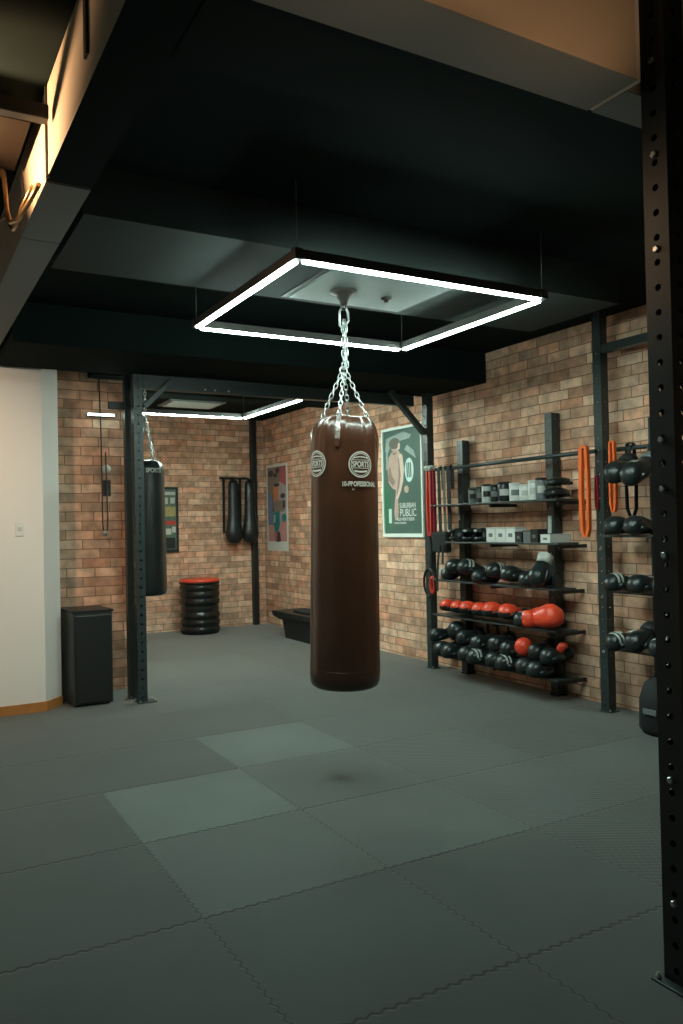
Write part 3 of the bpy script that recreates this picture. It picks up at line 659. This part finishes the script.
B(7, oval(.22, .90, .13, .04), .0006); B(7, oval(.55, .93, .10, .035), .0006); B(8, [(.48, .82), (.56, .82), (.56, .88), (.48, .88)], .0007)
B(7, [(.28, .45), (.42, .45), (.42, .70), (.30, .66)], .0006); B(5, [(.33, .58), (.58, .58), (.60, .78), (.34, .76)], .0008)
B(7, oval(.50, .76, .14, .02), .001); B(1, oval(.47, .84, .10, .05), .001); B(7, oval(.45, .875, .10, .025), .0012)
B(1, [(.30, .58), (.92, .58), (.85, .45), (.35, .45)], .0010); B(7, oval(.78, .63, .12, .03), .0012); B(7, oval(.82, .53, .06, .05), .0012)
B(4, [(.30, .44), (.62, .46), (.62, .30), (.55, .22), (.38, .22), (.30, .36)], .0012); B(4, oval(.82, .38, .10, .05), .001)
B(9, [(.34, .42), (.42, .42), (.40, .33), (.34, .33)], .0015); B(2, [(.36, .22), (.46, .22), (.46, .11), (.36, .11)], .0012); B(7, [(.48, .22), (.62, .22), (.66, .11), (.46, .10)], .0013)
obj('print', m, names, pp)

# ------------------------------------------------------------------ storage racks on the right wall
SH = {1: 1.785, 2: 1.40, 3: 1.00, 4: 0.635, 5: 0.215}
rk = thing('storage_rack', 'black steel wall rack of five shelves full of boxing gear', 'storage rack', (5.15, 6.1, 0))
for y, zt in ((6.735, 2.46), (5.425, 2.58)):
    m = MB(); perforated(m, 5.26, y - .045, 5.35, y + .045, 0.02, zt, .1, .009); u = obj('upright', m, 'steel', rk)
    obj('foot', MB().box((5.25, y - .05, 0), (5.37, y + .05, .018), .002), 'steel2', u)
bar = obj('top_bar', MB().tube([(5.12, 7.155, 2.165), (5.12, 4.74, 2.165)], .018, 10), 'steel', rk)
for k, z in SH.items():
    y0_ = 5.12 if k >= 3 else 5.08
    y1_ = {2: 6.68, 5: 6.85}.get(k, 6.93)
    s_ = obj('shelf', MB().box((5.0, y0_, z - .018), (5.257, y1_, z), .003), 'shelf', rk)
    for yb_ in (y0_ + .02, 6.0): obj('wall_bracket', MB().box((5.05, yb_, z - .05), (5.375, yb_ + .03, z - .019)), 'steel2', s_)
rk2 = thing('storage_rack', 'black steel wall rack behind the tall right post, holding more gloves', 'storage rack', (5.15, 4.2, 0))
m = MB(); perforated(m, 5.26, 4.23, 5.35, 4.32, 0.02, 2.40, .1, .009); obj('upright', m, 'steel', rk2)
obj('foot', MB().box((5.25, 4.22, 0), (5.37, 4.33, .018), .002), 'steel2', rk2)
obj('top_bar', MB().tube([(5.18, 4.68, 2.165), (5.18, 3.2, 2.165)], .018, 10), 'steel', rk2)
for z in (1.47, 1.02, 0.56, ):
    obj('shelf', MB().box((5.0 if z == 1.47 else 5.06, 2.6, z - .018), (5.257, 4.62 if z == 1.47 else 4.55, z), .003), 'shelf', rk2)

# ------------------------------------------------------------------ boxing gloves
def ringx(x, cy, cz, ry, rz, n=16, p=2.4):
    o = []
    for k in range(n):
        t = 2 * PI * k / n; c, s = math.cos(t), math.sin(t)
        o.append(Vector((x, cy + ry * math.copysign(abs(c) ** (2 / p), c), cz + rz * math.copysign(abs(s) ** (2 / p), s))))
    return o
def glove(label, fist, palm, cuff, strapm, logo):
    t = thing('boxing_glove', label, 'boxing glove')
    m = MB()
    m.loft([ringx(x, 0, cz, ry, rz) for x, cz, ry, rz in ((-.05, .054, .053, .046), (-.02, .057, .060, .050), (.02, .062, .070, .057), (.06, .068, .077, .066), (.10, .070, .078, .068), (.135, .066, .072, .062), (.158, .058, .056, .046), (.172, .053, .034, .028), (.176, .051, .012, .010))])
    for f_ in m.bm.faces:
        c_ = f_.calc_center_median(); f_.material_index = 1 if c_.z < .052 else 0
    fi = obj('padded_fist', m, [fist, palm], t, True)
    m = MB(); m.tube([(-.01, .040, .05), (.02, .062, .052), (.055, .073, .052), (.09, .074, .050), (.115, .066, .048), (.122, .060, .048)], [.024, .027, .028, .025, .019, .008], 12); obj('thumb', m, palm, t, True)
    m = MB(); m.loft([ringx(x, 0, cz, ry, rz) for x, cz, ry, rz in ((-.118, .058, .060, .052), (-.113, .058, .064, .056), (-.08, .057, .061, .053), (-.04, .056, .058, .051))]); obj('cuff', m, cuff, t, True)
    m = MB(); m.loft([ringx(x, 0, .0575, ry, rz) for x, ry, rz in ((-.106, .0610, .0530), (-.104, .0660, .0580), (-.050, .0620, .0540), (-.048, .056, .048))], False); obj('wrist_strap', m, strapm, t, True)
    if logo and strapm == 'offwhite':
        for xa, ry, rz, cz in ((.080, .0795, .0690, .0695), (.112, .0785, .0680, .0690)):
            m = MB(); ra, rb = ringx(xa, 0, cz, ry, rz, 24), ringx(xa + .017, 0, cz - .0008, ry - .0015 * (xa > .1), rz - .0015 * (xa > .1), 24)
            A = [m.bm.verts.new(p) for p in ra[:13]]; B2 = [m.bm.verts.new(p) for p in rb[:13]]
            for q in range(12): m.face([A[q], A[q + 1], B2[q + 1], B2[q]], True)
            obj('white_stripe', m, 'offwhite', fi, True)
    if logo:
        m = MB()
        add_text(m, 'BOXING', .034, lambda a, b: (.065 + b, -a, .1372 - (a * a) * 5.5 - max(0, abs(b) - .0) * .06), .001, .075)
        obj('printed_logo', m, 'offwhite', fi, True)
    return learn(t)
GL = {'w': glove('black boxing glove with a white wrist strap', 'black', 'black', 'black', 'offwhite', True),
      'b': glove('plain black boxing glove', 'black', 'black', 'black', 'blackcloth', False),
      'g': glove('black boxing glove with grey logo', 'black', 'black', 'black', 'grey', True),
      'r': glove('red boxing glove with black palm', 'red', 'black', 'black', 'blackcloth', False),
      'R': glove('all red boxing glove', 'red', 'red', 'red', 'red', False),
      'c': glove('black boxing glove with a tall white cuff', 'black', 'black', 'offwhite', 'offwhite', False)}
used = set()
def put(kind, x, y, z, yawd, label, group, roll=0, pitch=0, s=1.0):
    src = GL[kind]; loc = (x, y, z); rot = (math.radians(roll), math.radians(pitch), math.radians(yawd))
    if kind not in used:
        used.add(kind); src.location = loc; src.rotation_euler = rot; src.scale = (s,) * 3; src['label'] = label; src['group'] = group; return src
    return dup(src, loc, rot, label, group, s)
ORD = ['first', 'second', 'third', 'fourth', 'fifth', 'sixth', 'seventh', 'eighth', 'ninth', 'tenth', 'eleventh', 'twelfth', 'thirteenth']
# yaw 180 = fist towards the room
z3 = SH[3] + .001
row3 = [('w', 5.12, 6.80, 250, 0, 0, 1.05, 'black boxing glove with white stripes lying sideways, leftmost on the third shelf'),
        ('g', 5.10, 6.55, 188, 0, -14, 1.2, 'fat black boxing glove next to the leftmost one on the third shelf'),
        ('w', 5.10, 6.325, 174, 0, -14, 1.2, 'black boxing glove with white stripes, third from the left on the third shelf'),
        ('b', 5.08, 6.12, 182, 0, 0, .98, 'smaller plain black boxing glove in the middle of the third shelf'),
        ('w', 5.10, 5.91, 186, 0, -12, 1.15, 'black boxing glove with bright white stripes, right of the middle of the third shelf'),
        ('g', 5.10, 5.69, 176, 0, -8, 1.12, 'black boxing glove with printed logo near the right end of the third shelf')]
for k, x, y, ya_, rl, pt, s_, lab in row3: put(k, x, y, z3 + (.135 * s_ * math.sin(math.radians(-pt)) if pt < 0 else 0), ya_, lab, 'black gloves on the third shelf', rl, pt, s_)
put('b', 5.12, 5.475, z3, 180, 'plain black boxing glove under the white cuffed one on the third shelf', 'black gloves on the third shelf', 0, 0, 1.05)
put('c', 5.0, 5.23, z3 + .155, 190, 'black boxing glove standing fist down with a tall white cuff on the third shelf', 'black gloves on the third shelf', 0, 58, 1.06)
# fourth shelf: red gloves with black palms
z4 = SH[4] + .001
for i, (y, a, s_) in enumerate(((6.68, -4, .93), (6.51, 4, .93), (6.335, -4, .98), (6.155, 4, .98), (5.955, -4, 1.12), (5.735, 3, 1.12))):
    put('r', 5.09, y, z4 + .028, 180 + a, '%s red and black boxing glove from the left on the fourth shelf' % ORD[i], 'red gloves on the fourth shelf', 0, -9, s_)
put('w', 5.08, 5.525, z4, 184, 'black boxing glove with white stripes among the red gloves on the fourth shelf', 'red gloves on the fourth shelf', 0, 0, 1.03)
put('r', 5.12, 5.335, z4 + .028, 178, 'rightmost red and black boxing glove lying fully on the fourth shelf', 'red gloves on the fourth shelf', 0, -9, 1.1)
put('R', 4.93, 5.19, z4 + .10, -70, 'all red boxing glove sliding off the right end of the fourth shelf', 'all red gloves', 70, -8, 1.2)
# fifth shelf: black gloves in a heap
z5 = SH[5] + .001
for i, (y, a, k) in enumerate(((6.75, 6, 'b'), (6.545, -5, 'b'), (6.34, 5, 'g'), (6.13, -6, 'w'), (5.92, 6, 'b'), (5.71, -5, 'w'), (5.50, 6, 'b'), (5.29, -5, 'b'))):
    put(k, 5.08 - .04 * (i % 2), y, z5, 180 + a, '%s black boxing glove from the left on the front row of the bottom shelf' % ORD[i], 'black gloves on the bottom shelf', 0, 0, 1.12)
for i, (y, a, x) in enumerate(((6.83, -6, 5.09), (6.40, -8, 5.12), (6.18, 6, 5.10), (5.93, 6, 5.12), (5.70, -6, 5.08), (5.36, 6, 5.10), (5.17, -6, 5.08))):
    put('b', x, y, z5 + .15 + .03 * (i % 2), 180 + a, '%s black boxing glove from the left on top of the heap on the bottom shelf' % ORD[i], 'black gloves heaped on the bottom shelf', 0, (8, 14)[i % 2], 1.02)
solo('medicine_ball', MB().lathe([(.001, -.105)] + [(.105 * math.cos(a), .105 * math.sin(a)) for a in [math.radians(-80 + 16 * k) for k in range(11)]] + [(.001, .105)], (5.08, 6.61, z5 + .26), 28), 'black', 'round black medicine ball on the heap at the left of the bottom shelf', 'ball', (5.08, 6.61, z5 + .155))
solo('red_ball', MB().lathe([(.001, -.085)] + [(.085 * math.cos(a), .085 * math.sin(a)) for a in [math.radians(-80 + 16 * k) for k in range(11)]] + [(.001, .085)], (5.0, 5.53, z5 + .24), 28), 'red', 'bright red ball lying on the black gloves of the bottom shelf', 'ball', (5.0, 5.53, z5 + .155))
put('R', 5.06, 5.12, z5 + .22, -60, 'small red boxing glove at the right end of the bottom shelf', 'all red gloves', 0, -50, .55)
def bottle(loc, label, group, r=.035, h=.17, mats=('black', 'offwhite')):
    t = thing('drink_bottle', label, 'bottle', loc, group)
    obj('body', MB().lathe([(r * .9, 0), (r, .008), (r, h * .70), (r * .6, h * .82), (r * .4, h * .84)], (0, 0, 0), 20), mats[0], t, True)
    obj('label_band', MB().lathe([(r * 1.02, h * .2), (r * 1.02, h * .55)], (0, 0, 0), 20), mats[1], t, True)
    obj('cap', MB().lathe([(r * .45, h * .83), (r * .45, h), (r * .3, h * 1.01)], (0, 0, 0), 14), mats[0], t, True)
    return learn(t)
for y, lab in ((6.29, 'left small bottle with white band standing among the gloves of the bottom shelf'), (6.14, 'middle small bottle with white band standing among the gloves of the bottom shelf'), (5.98, 'right small bottle standing behind the gloves of the bottom shelf')):
    bottle((5.215, y, z5), lab, 'bottles on the bottom shelf', .03, .36)
# ------------------------------------------------------------------ first shelf: canisters, cups and pads
z1 = SH[1] + .001
def canister(y, r, h, body, band, label, lid='black', x=5.12):
    t = thing('canister', label, 'canister', (x, y, z1), 'canisters on the top shelf')
    obj('body', MB().lathe([(r * .95, 0), (r, .006), (r, h * .86), (r * .96, h * .9)], (0, 0, 0), 24), body, t, True)
    obj('lid', MB().lathe([(r * 1.03, h * .88), (r * 1.03, h * .99), (r * .9, h)], (0, 0, 0), 24), lid, t, True)
    m = MB(); n = 10
    v_ = [[m.bm.verts.new((r * 1.015 * math.cos(a), r * 1.015 * math.sin(a), z)) for a in [PI + .1 + 1.5 * (k / n) for k in range(n + 1)]] for z in (h * .3, h * .62)]
    for k in range(n): m.face([v_[0][k], v_[0][k + 1], v_[1][k + 1], v_[1][k]])
    obj('printed_label', m, band, t, True)
for a in ((6.36, .042, .15, 'grey', 'black', 'grey canister, leftmost on the top shelf beside the rack post'),
          (6.25, .030, .16, 'black', 'grey', 'slim black canister, second on the top shelf'),
          (6.14, .050, .18, 'offwhite', 'black', 'mottled black and white canister on the top shelf'),
          (6.02, .045, .17, 'black', 'grey', 'dark canister left of the teal printed one on the top shelf'),
          (5.885, .062, .19, 'black', 'offwhite', 'wide black canister with pale print on the top shelf'),
          (5.73, .055, .17, 'white', 'grey', 'white canister with a dark mark, leftmost white one on the top shelf', 'white'),
          (5.60, .050, .15, 'white', 'offwhite', 'plain white canister in the middle of the white ones on the top shelf', 'white'),
          (5.49, .045, .18, 'white', 'offwhite', 'taller white canister, rightmost white one on the top shelf', 'white'),
          (5.385, .050, .20, 'grey', 'offwhite', 'grey canister with white print right beside the rack post on the top shelf')):
    canister(*a)
def focus_mitt(loc, rot, label, group, s=1.0, mats=('black', 'grey')):
    t = thing('focus_mitt', label, 'focus mitt', loc, group); t.rotation_euler = rot; t.scale = (s,) * 3
    m = MB(); m.loft([ringx(x, 0, .035 + .02 * math.cos(x * 9), ry, rz, 18, 2.8) for x, ry, rz in ((-.10, .05, .018), (-.095, .062, .028), (-.04, .085, .034), (.03, .095, .036), (.08, .082, .032), (.11, .055, .024), (.118, .03, .012))]); obj('pad', m, mats[0], t, True)
    obj('target_spot', MB().lathe([(.028, 0), (.028, .003)], (.01, 0, .086), 16), mats[1], t, True)
    obj('wrist_strap', MB().box((-.13, -.045, .015), (-.085, .045, .045), .006), mats[0], t, True)
    return t
focus_mitt((5.12, 5.19, z1 + .002), (0, 0, math.radians(190)), 'black focus mitt lying at the right end of the top shelf, under the other one', 'focus mitts on the top shelf', 1.05)
focus_mitt((5.12, 5.18, z1 + .098), (0, math.radians(4), math.radians(165)), 'black focus mitt lying on top of the other one on the top shelf', 'focus mitts on the top shelf', 1.0)
# second shelf: head guards, white boxes, white block
z2 = SH[2] + .001
def headguard(y, yawd, label, s=1.0):
    t = thing('head_guard', label, 'head guard', (5.11, y, z2), 'head guards on the second shelf'); t.rotation_euler = (0, 0, math.radians(yawd)); t.scale = (s,) * 3
    m = MB(); n = 20
    prof = [(.075, 0), (.088, .01), (.093, .05), (.088, .09), (.070, .12), (.045, .135), (.03, .12), (.06, .09), (.07, .05), (.068, .01)]
    rings = [[Vector((r * math.cos(a), r * 1.0 * math.sin(a), z)) for a in [math.radians(40 + 280 * k / n) for k in range(n + 1)]] for r, z in prof]
    for ra, rb in zip(rings, rings[1:] + rings[:1]):
        A = [m.bm.verts.new(p) for p in ra]; B_ = [m.bm.verts.new(p) for p in rb]
        for k in range(n): m.face([A[k], A[k + 1], B_[k + 1], B_[k]], True)
    obj('padded_shell', m, 'black', t, True)
    m = MB(); m.tube([(.062, -.06, .045), (.088, -.04, .035), (.098, 0, .03), (.088, .04, .035), (.062, .06, .045)], .018, 10); obj('chin_guard', m, 'black', t, True)
    m = MB(); m.tube([(.06, -.062, .10), (.088, -.035, .108), (.096, 0, .11), (.088, .035, .108), (.06, .062, .10)], .019, 10); obj('brow_pad', m, 'black', t, True)
    obj('lace_patch', MB().box((.108, -.02, .10), (.118, .02, .12), .003), 'offwhite', t, True)
for y, a, lab in ((6.57, 150, 'black head guard, leftmost on the second shelf'), (6.37, 195, 'black head guard in the middle of the three on the second shelf'), (6.17, 175, 'black head guard touching the white boxes on the second shelf')): headguard(y, a, lab)
def small_box(x, y, z, w_, d_, h, mt, label, grp, lidm='offwhite', name='cardboard_box'):
    t = thing(name, label, 'box', (x, y, z), grp)
    obj('carton', MB().box((-d_ / 2, -w_ / 2, 0), (d_ / 2, w_ / 2, h * .93), .004), mt, t, True)
    obj('lid_flap', MB().box((-d_ / 2 - .002, -w_ / 2 - .002, h * .90), (d_ / 2 + .002, w_ / 2 + .002, h), .003), lidm, t, True)
    obj('printed_mark', MB().box((-d_ / 2 - .0015, -w_ * .2, h * .35), (-d_ / 2 + .001, w_ * .2, h * .6)), 'grey', t, True)
for i, y in enumerate((5.99, 5.85, 5.71)): small_box(5.10, y, z2, .132, .14, .14, 'white', '%s white cardboard box from the left on the second shelf' % ORD[i], 'white boxes on the second shelf')
for i, (y, mt) in enumerate(((5.58, 'black'), (5.47, 'grey'), (5.375, 'black'))): small_box(5.07, y, z2, .095, .12, .10 + .01 * i, mt, ('small black box right of the white boxes on the second shelf', 'small grey box between two black boxes on the second shelf', 'small black box against the right rack post on the second shelf')[i], 'small boxes on the second shelf', 'steel2')
small_box(5.12, 5.22, z2, .12, .25, .075, 'white', 'flat white box right of the rack post on the second shelf', 'flat boxes')
# loose white tag hanging on the right rack upright
solo('hanging_tape', MB().ribbon([(5.254, 5.425, 1.64), (5.251, 5.423, 1.56), (5.252, 5.427, 1.48)], .045, .004, (0, 1, 0)), 'offwhite', 'white strip of tape hanging on the right rack upright above the second shelf', 'tape', (5.252, 5.425, 1.48))
solo('hanging_tape', MB().ribbon([(5.254, 6.76, 1.77), (5.249, 6.758, 1.70), (5.252, 6.76, 1.62)], .035, .004, (0, 1, 0)), 'offwhite', 'white strip of tape on the left rack upright', 'tape', (5.252, 6.76, 1.62))

# ------------------------------------------------------------------ bands and straps hanging from the bars
def band(name, y, x, ztop, zbot, spread, wd_, m_, label, cat, grp=None, th=.008, bar_r=.026):
    m = MB(); pts = []
    for k in range(9): a = PI * k / 8; pts.append((x, y + spread * .35 * math.cos(a), ztop - .02 + .02 * math.sin(a)))
    pts = [(x, y + spread * .5 * (1 if True else 0), (ztop + zbot) / 2)] + pts + [(x, y - spread * .5, (ztop + zbot) / 2)]
    pts = pts + [(x, y - spread * .45, zbot + .06), (x, y - spread * .2, zbot), (x, y + spread * .2, zbot), (x, y + spread * .45, zbot + .06)]
    P = [Vector(p) for p in pts]; rings = []; n = len(P)
    for i in range(n):
        t_ = (P[(i + 1) % n] - P[i - 1]).normalized(); sd = Vector((1, 0, 0)); nn = t_.cross(sd).normalized()
        rings.append([P[i] + sd * wd_ / 2 + nn * th / 2, P[i] - sd * wd_ / 2 + nn * th / 2, P[i] - sd * wd_ / 2 - nn * th / 2, P[i] + sd * wd_ / 2 - nn * th / 2])
    m.loft(rings, False, True, False)
    return solo(name, m, m_, label, cat, (x, y, zbot), grp)
band('resistance_band', 4.82, 5.075, 2.21, 1.46, .075, .035, 'orange', 'thick orange resistance band looped left of the post, the longer one', 'resistance band', 'orange bands on the post', th=.026)
band('resistance_band', 4.875, 5.09, 2.20, 1.50, .03, .03, 'orange', 'orange resistance band behind the longest orange one', 'resistance band', 'orange bands on the post')
band('resistance_band', 4.56, 5.12, 2.23, 1.66, .055, .03, 'orange', 'shorter orange resistance band hanging right of the post', 'resistance band', 'orange bands on the post', th=.016)
band('resistance_band', 4.745, 5.13, 1.96, 1.68, .03, .02, 'crimson', 'small crimson band hanging in front of the right wall post', 'resistance band')
band('resistance_band', 7.07, 5.10, 2.19, 1.46, .065, .04, 'redband', 'bright red resistance band hanging at the left end of the shelf bar', 'resistance band', 'red bands at the left post', th=.02)
band('resistance_band', 6.99, 5.09, 2.19, 1.42, .055, .035, 'crimson', 'dark red resistance band beside the bright red one', 'resistance band', 'red bands at the left post')
m = MB()
for k in range(3): m.tube([(5.09 + .03 * math.cos(a * PI / 6), 7.0 + k * .04 + .03 * math.sin(a * PI / 6), 2.185 + .02 * math.sin(a * PI / 3 + k)) for a in range(12)], .016, 6, True)
solo('white_hand_wrap', m, 'offwhite', 'knotted white hand wrap on the bar above the red bands', 'hand wrap', (5.09, 7.04, 2.16))
for y, w_, mt, lab in ((6.885, .05, 'blackcloth', 'left black webbing strap hanging from the shelf bar'), (6.80, .035, 'olive', 'olive webbing strap hanging between two black ones'), (6.72, .055, 'blackcloth', 'right black webbing strap hanging from the shelf bar')):
    m = MB(); m.ribbon([(5.10, y, 1.50), (5.095, y, 1.8), (5.090, y, 2.17), (5.102, y, 2.189), (5.12, y, 2.193), (5.143, y, 2.182), (5.15, y + .004, 1.95)], w_, .006, (0, 1, 0))
    solo('webbing_strap', m, mt, lab, 'strap', (5.1, y, 1.5), 'webbing straps on the shelf bar')
kb = thing('hanging_pouch', 'black square pouch hanging at the left end of the second shelf', 'pouch', (5.08, 6.87, 1.22))
obj('pouch_body', MB().box((5.04, 6.72, 1.28), (5.12, 6.97, 1.50), .02), 'blackcloth', kb)
obj('tail_strap', MB().ribbon([(5.03, 6.82, 1.36), (4.985, 6.80, 1.1), (4.985, 6.81, .88)], .03, .006, (0, 1, 0)), 'blackcloth', kb)
obj('tail_strap', MB().ribbon([(5.03, 6.76, 1.36), (5.025, 6.76, 1.16)], .03, .006, (0, 1, 0)), 'blackcloth', kb)
rg = thing('gymnastic_ring', 'dark hoop hanging on the post at the left end of the third shelf', 'ring', (5.10, 7.09, .8))
obj('hoop', MB().tube([(5.10, 7.11 + .10 * math.cos(k * PI / 10), .95 + .15 * math.sin(k * PI / 10)) for k in range(20)], .013, 8, True), 'steel2', rg)
obj('webbing', MB().ribbon([(5.10, 7.09, 1.09), (5.10, 7.07, 1.3), (5.10, 7.09, 1.47)], .03, .006, (0, 1, 0)), 'blackcloth', rg)
solo('jump_rope', MB().tube([(5.06, 7.0 + .035 * math.cos(k * PI / 6) , .93 + .085 * math.sin(k * PI / 6)) for k in range(12)], .016, 6, True), 'redband', 'small coil of red rope at the left end of the third shelf', 'rope', (5.06, 7.0, .84))

# ------------------------------------------------------------------ gear on the right hand rack
put('b', 5.07, 4.40, 1.94, 195, 'black boxing glove hanging by its strap right of the orange band', 'gloves hanging from the right rack bar', 0, 25, 1.2)
put('g', 5.05, 4.17, 1.93, 180, 'greyish black boxing glove hanging beside the tall right post', 'gloves hanging from the right rack bar', 0, 30, 1.25)
band('belt', 4.46, 5.215, 2.21, 1.62, .10, .035, 'blackcloth', 'black leather belt hanging in a loop right of the orange band', 'belt')
for i, (y, k, lab) in enumerate(((4.43, 'b', 'black boxing glove on the upper shelf of the right rack, left one'), (4.22, 'g', 'black boxing glove on the upper shelf of the right rack, right one'))):
    put(k, 5.08, y, 1.472, 186 - 8 * i, lab, 'gloves on the right rack', 0, 0, 1.1)
for i, (y, k, lab) in enumerate(((4.42, 'w', 'black boxing glove with white stripes leftmost on the middle shelf of the right rack'), (4.21, 'g', 'black boxing glove in the middle of the middle shelf of the right rack'), (4.0, 'w', 'black boxing glove with white stripes on the middle shelf, next to the tall right post'))):
    put(k, 5.08, y, 1.022, (170, 182, 192)[i], lab, 'gloves on the right rack', 0, 0, 1.1)
for i, (y, k, lab) in enumerate(((4.42, 'w', 'black boxing glove with white stripes on the lowest shelf of the right rack, left one'), (4.24, 'b', 'plain black boxing glove drooping from the lowest shelf of the right rack'), (4.05, 'w', 'black boxing glove with white stripes on the lowest shelf of the right rack, right one'))):
    put(k, 5.08, y, .575 + .06 * (i == 1), (172, 185, 195)[i], lab, 'gloves on the right rack', 0, (8, 26, 8)[i], 1.08)
for y, lab in ((4.44, 'black webbing strap holding the left one of the two hanging gloves'), (4.24, 'black webbing strap holding the glove beside the tall right post')):
    m = MB(); m.ribbon([(5.17, y, 1.98), (5.155, y - .01, 2.08), (5.156, y - .02, 2.17), (5.17, y - .02, 2.188), (5.19, y - .02, 2.188), (5.205, y - .02, 2.16)], .04, .006, (0, 1, 0))
    solo('webbing_strap', m, 'blackcloth', lab, 'strap', (5.17, y, 2.0), 'straps on the right rack bar')
kbag = thing('gym_bag', 'black gym bag standing on the floor behind the foot of the tall right post', 'bag', (5.0, 4.12, 0))
m = MB(); m.loft([[Vector((4.98 + rx * math.cos(a * PI / 10), 4.01 + ry * math.sin(a * PI / 10), z)) for a in range(20)] for rx, ry, z in ((.13, .17, 0.001), (.155, .195, .04), (.15, .19, .25), (.12, .15, .37), (.05, .08, .41))]); obj('bag_body', m, 'blackcloth', kbag)
obj('handle', MB().tube([(4.98, 3.93, .38), (4.98, 3.95, .45), (4.98, 4.01, .47), (4.98, 4.07, .45), (4.98, 4.09, .38)], .012, 6), 'black', kbag)
obj('zip', MB().box((4.815, 3.95, .16), (4.828, 4.07, .20), .003), 'grey', kbag)
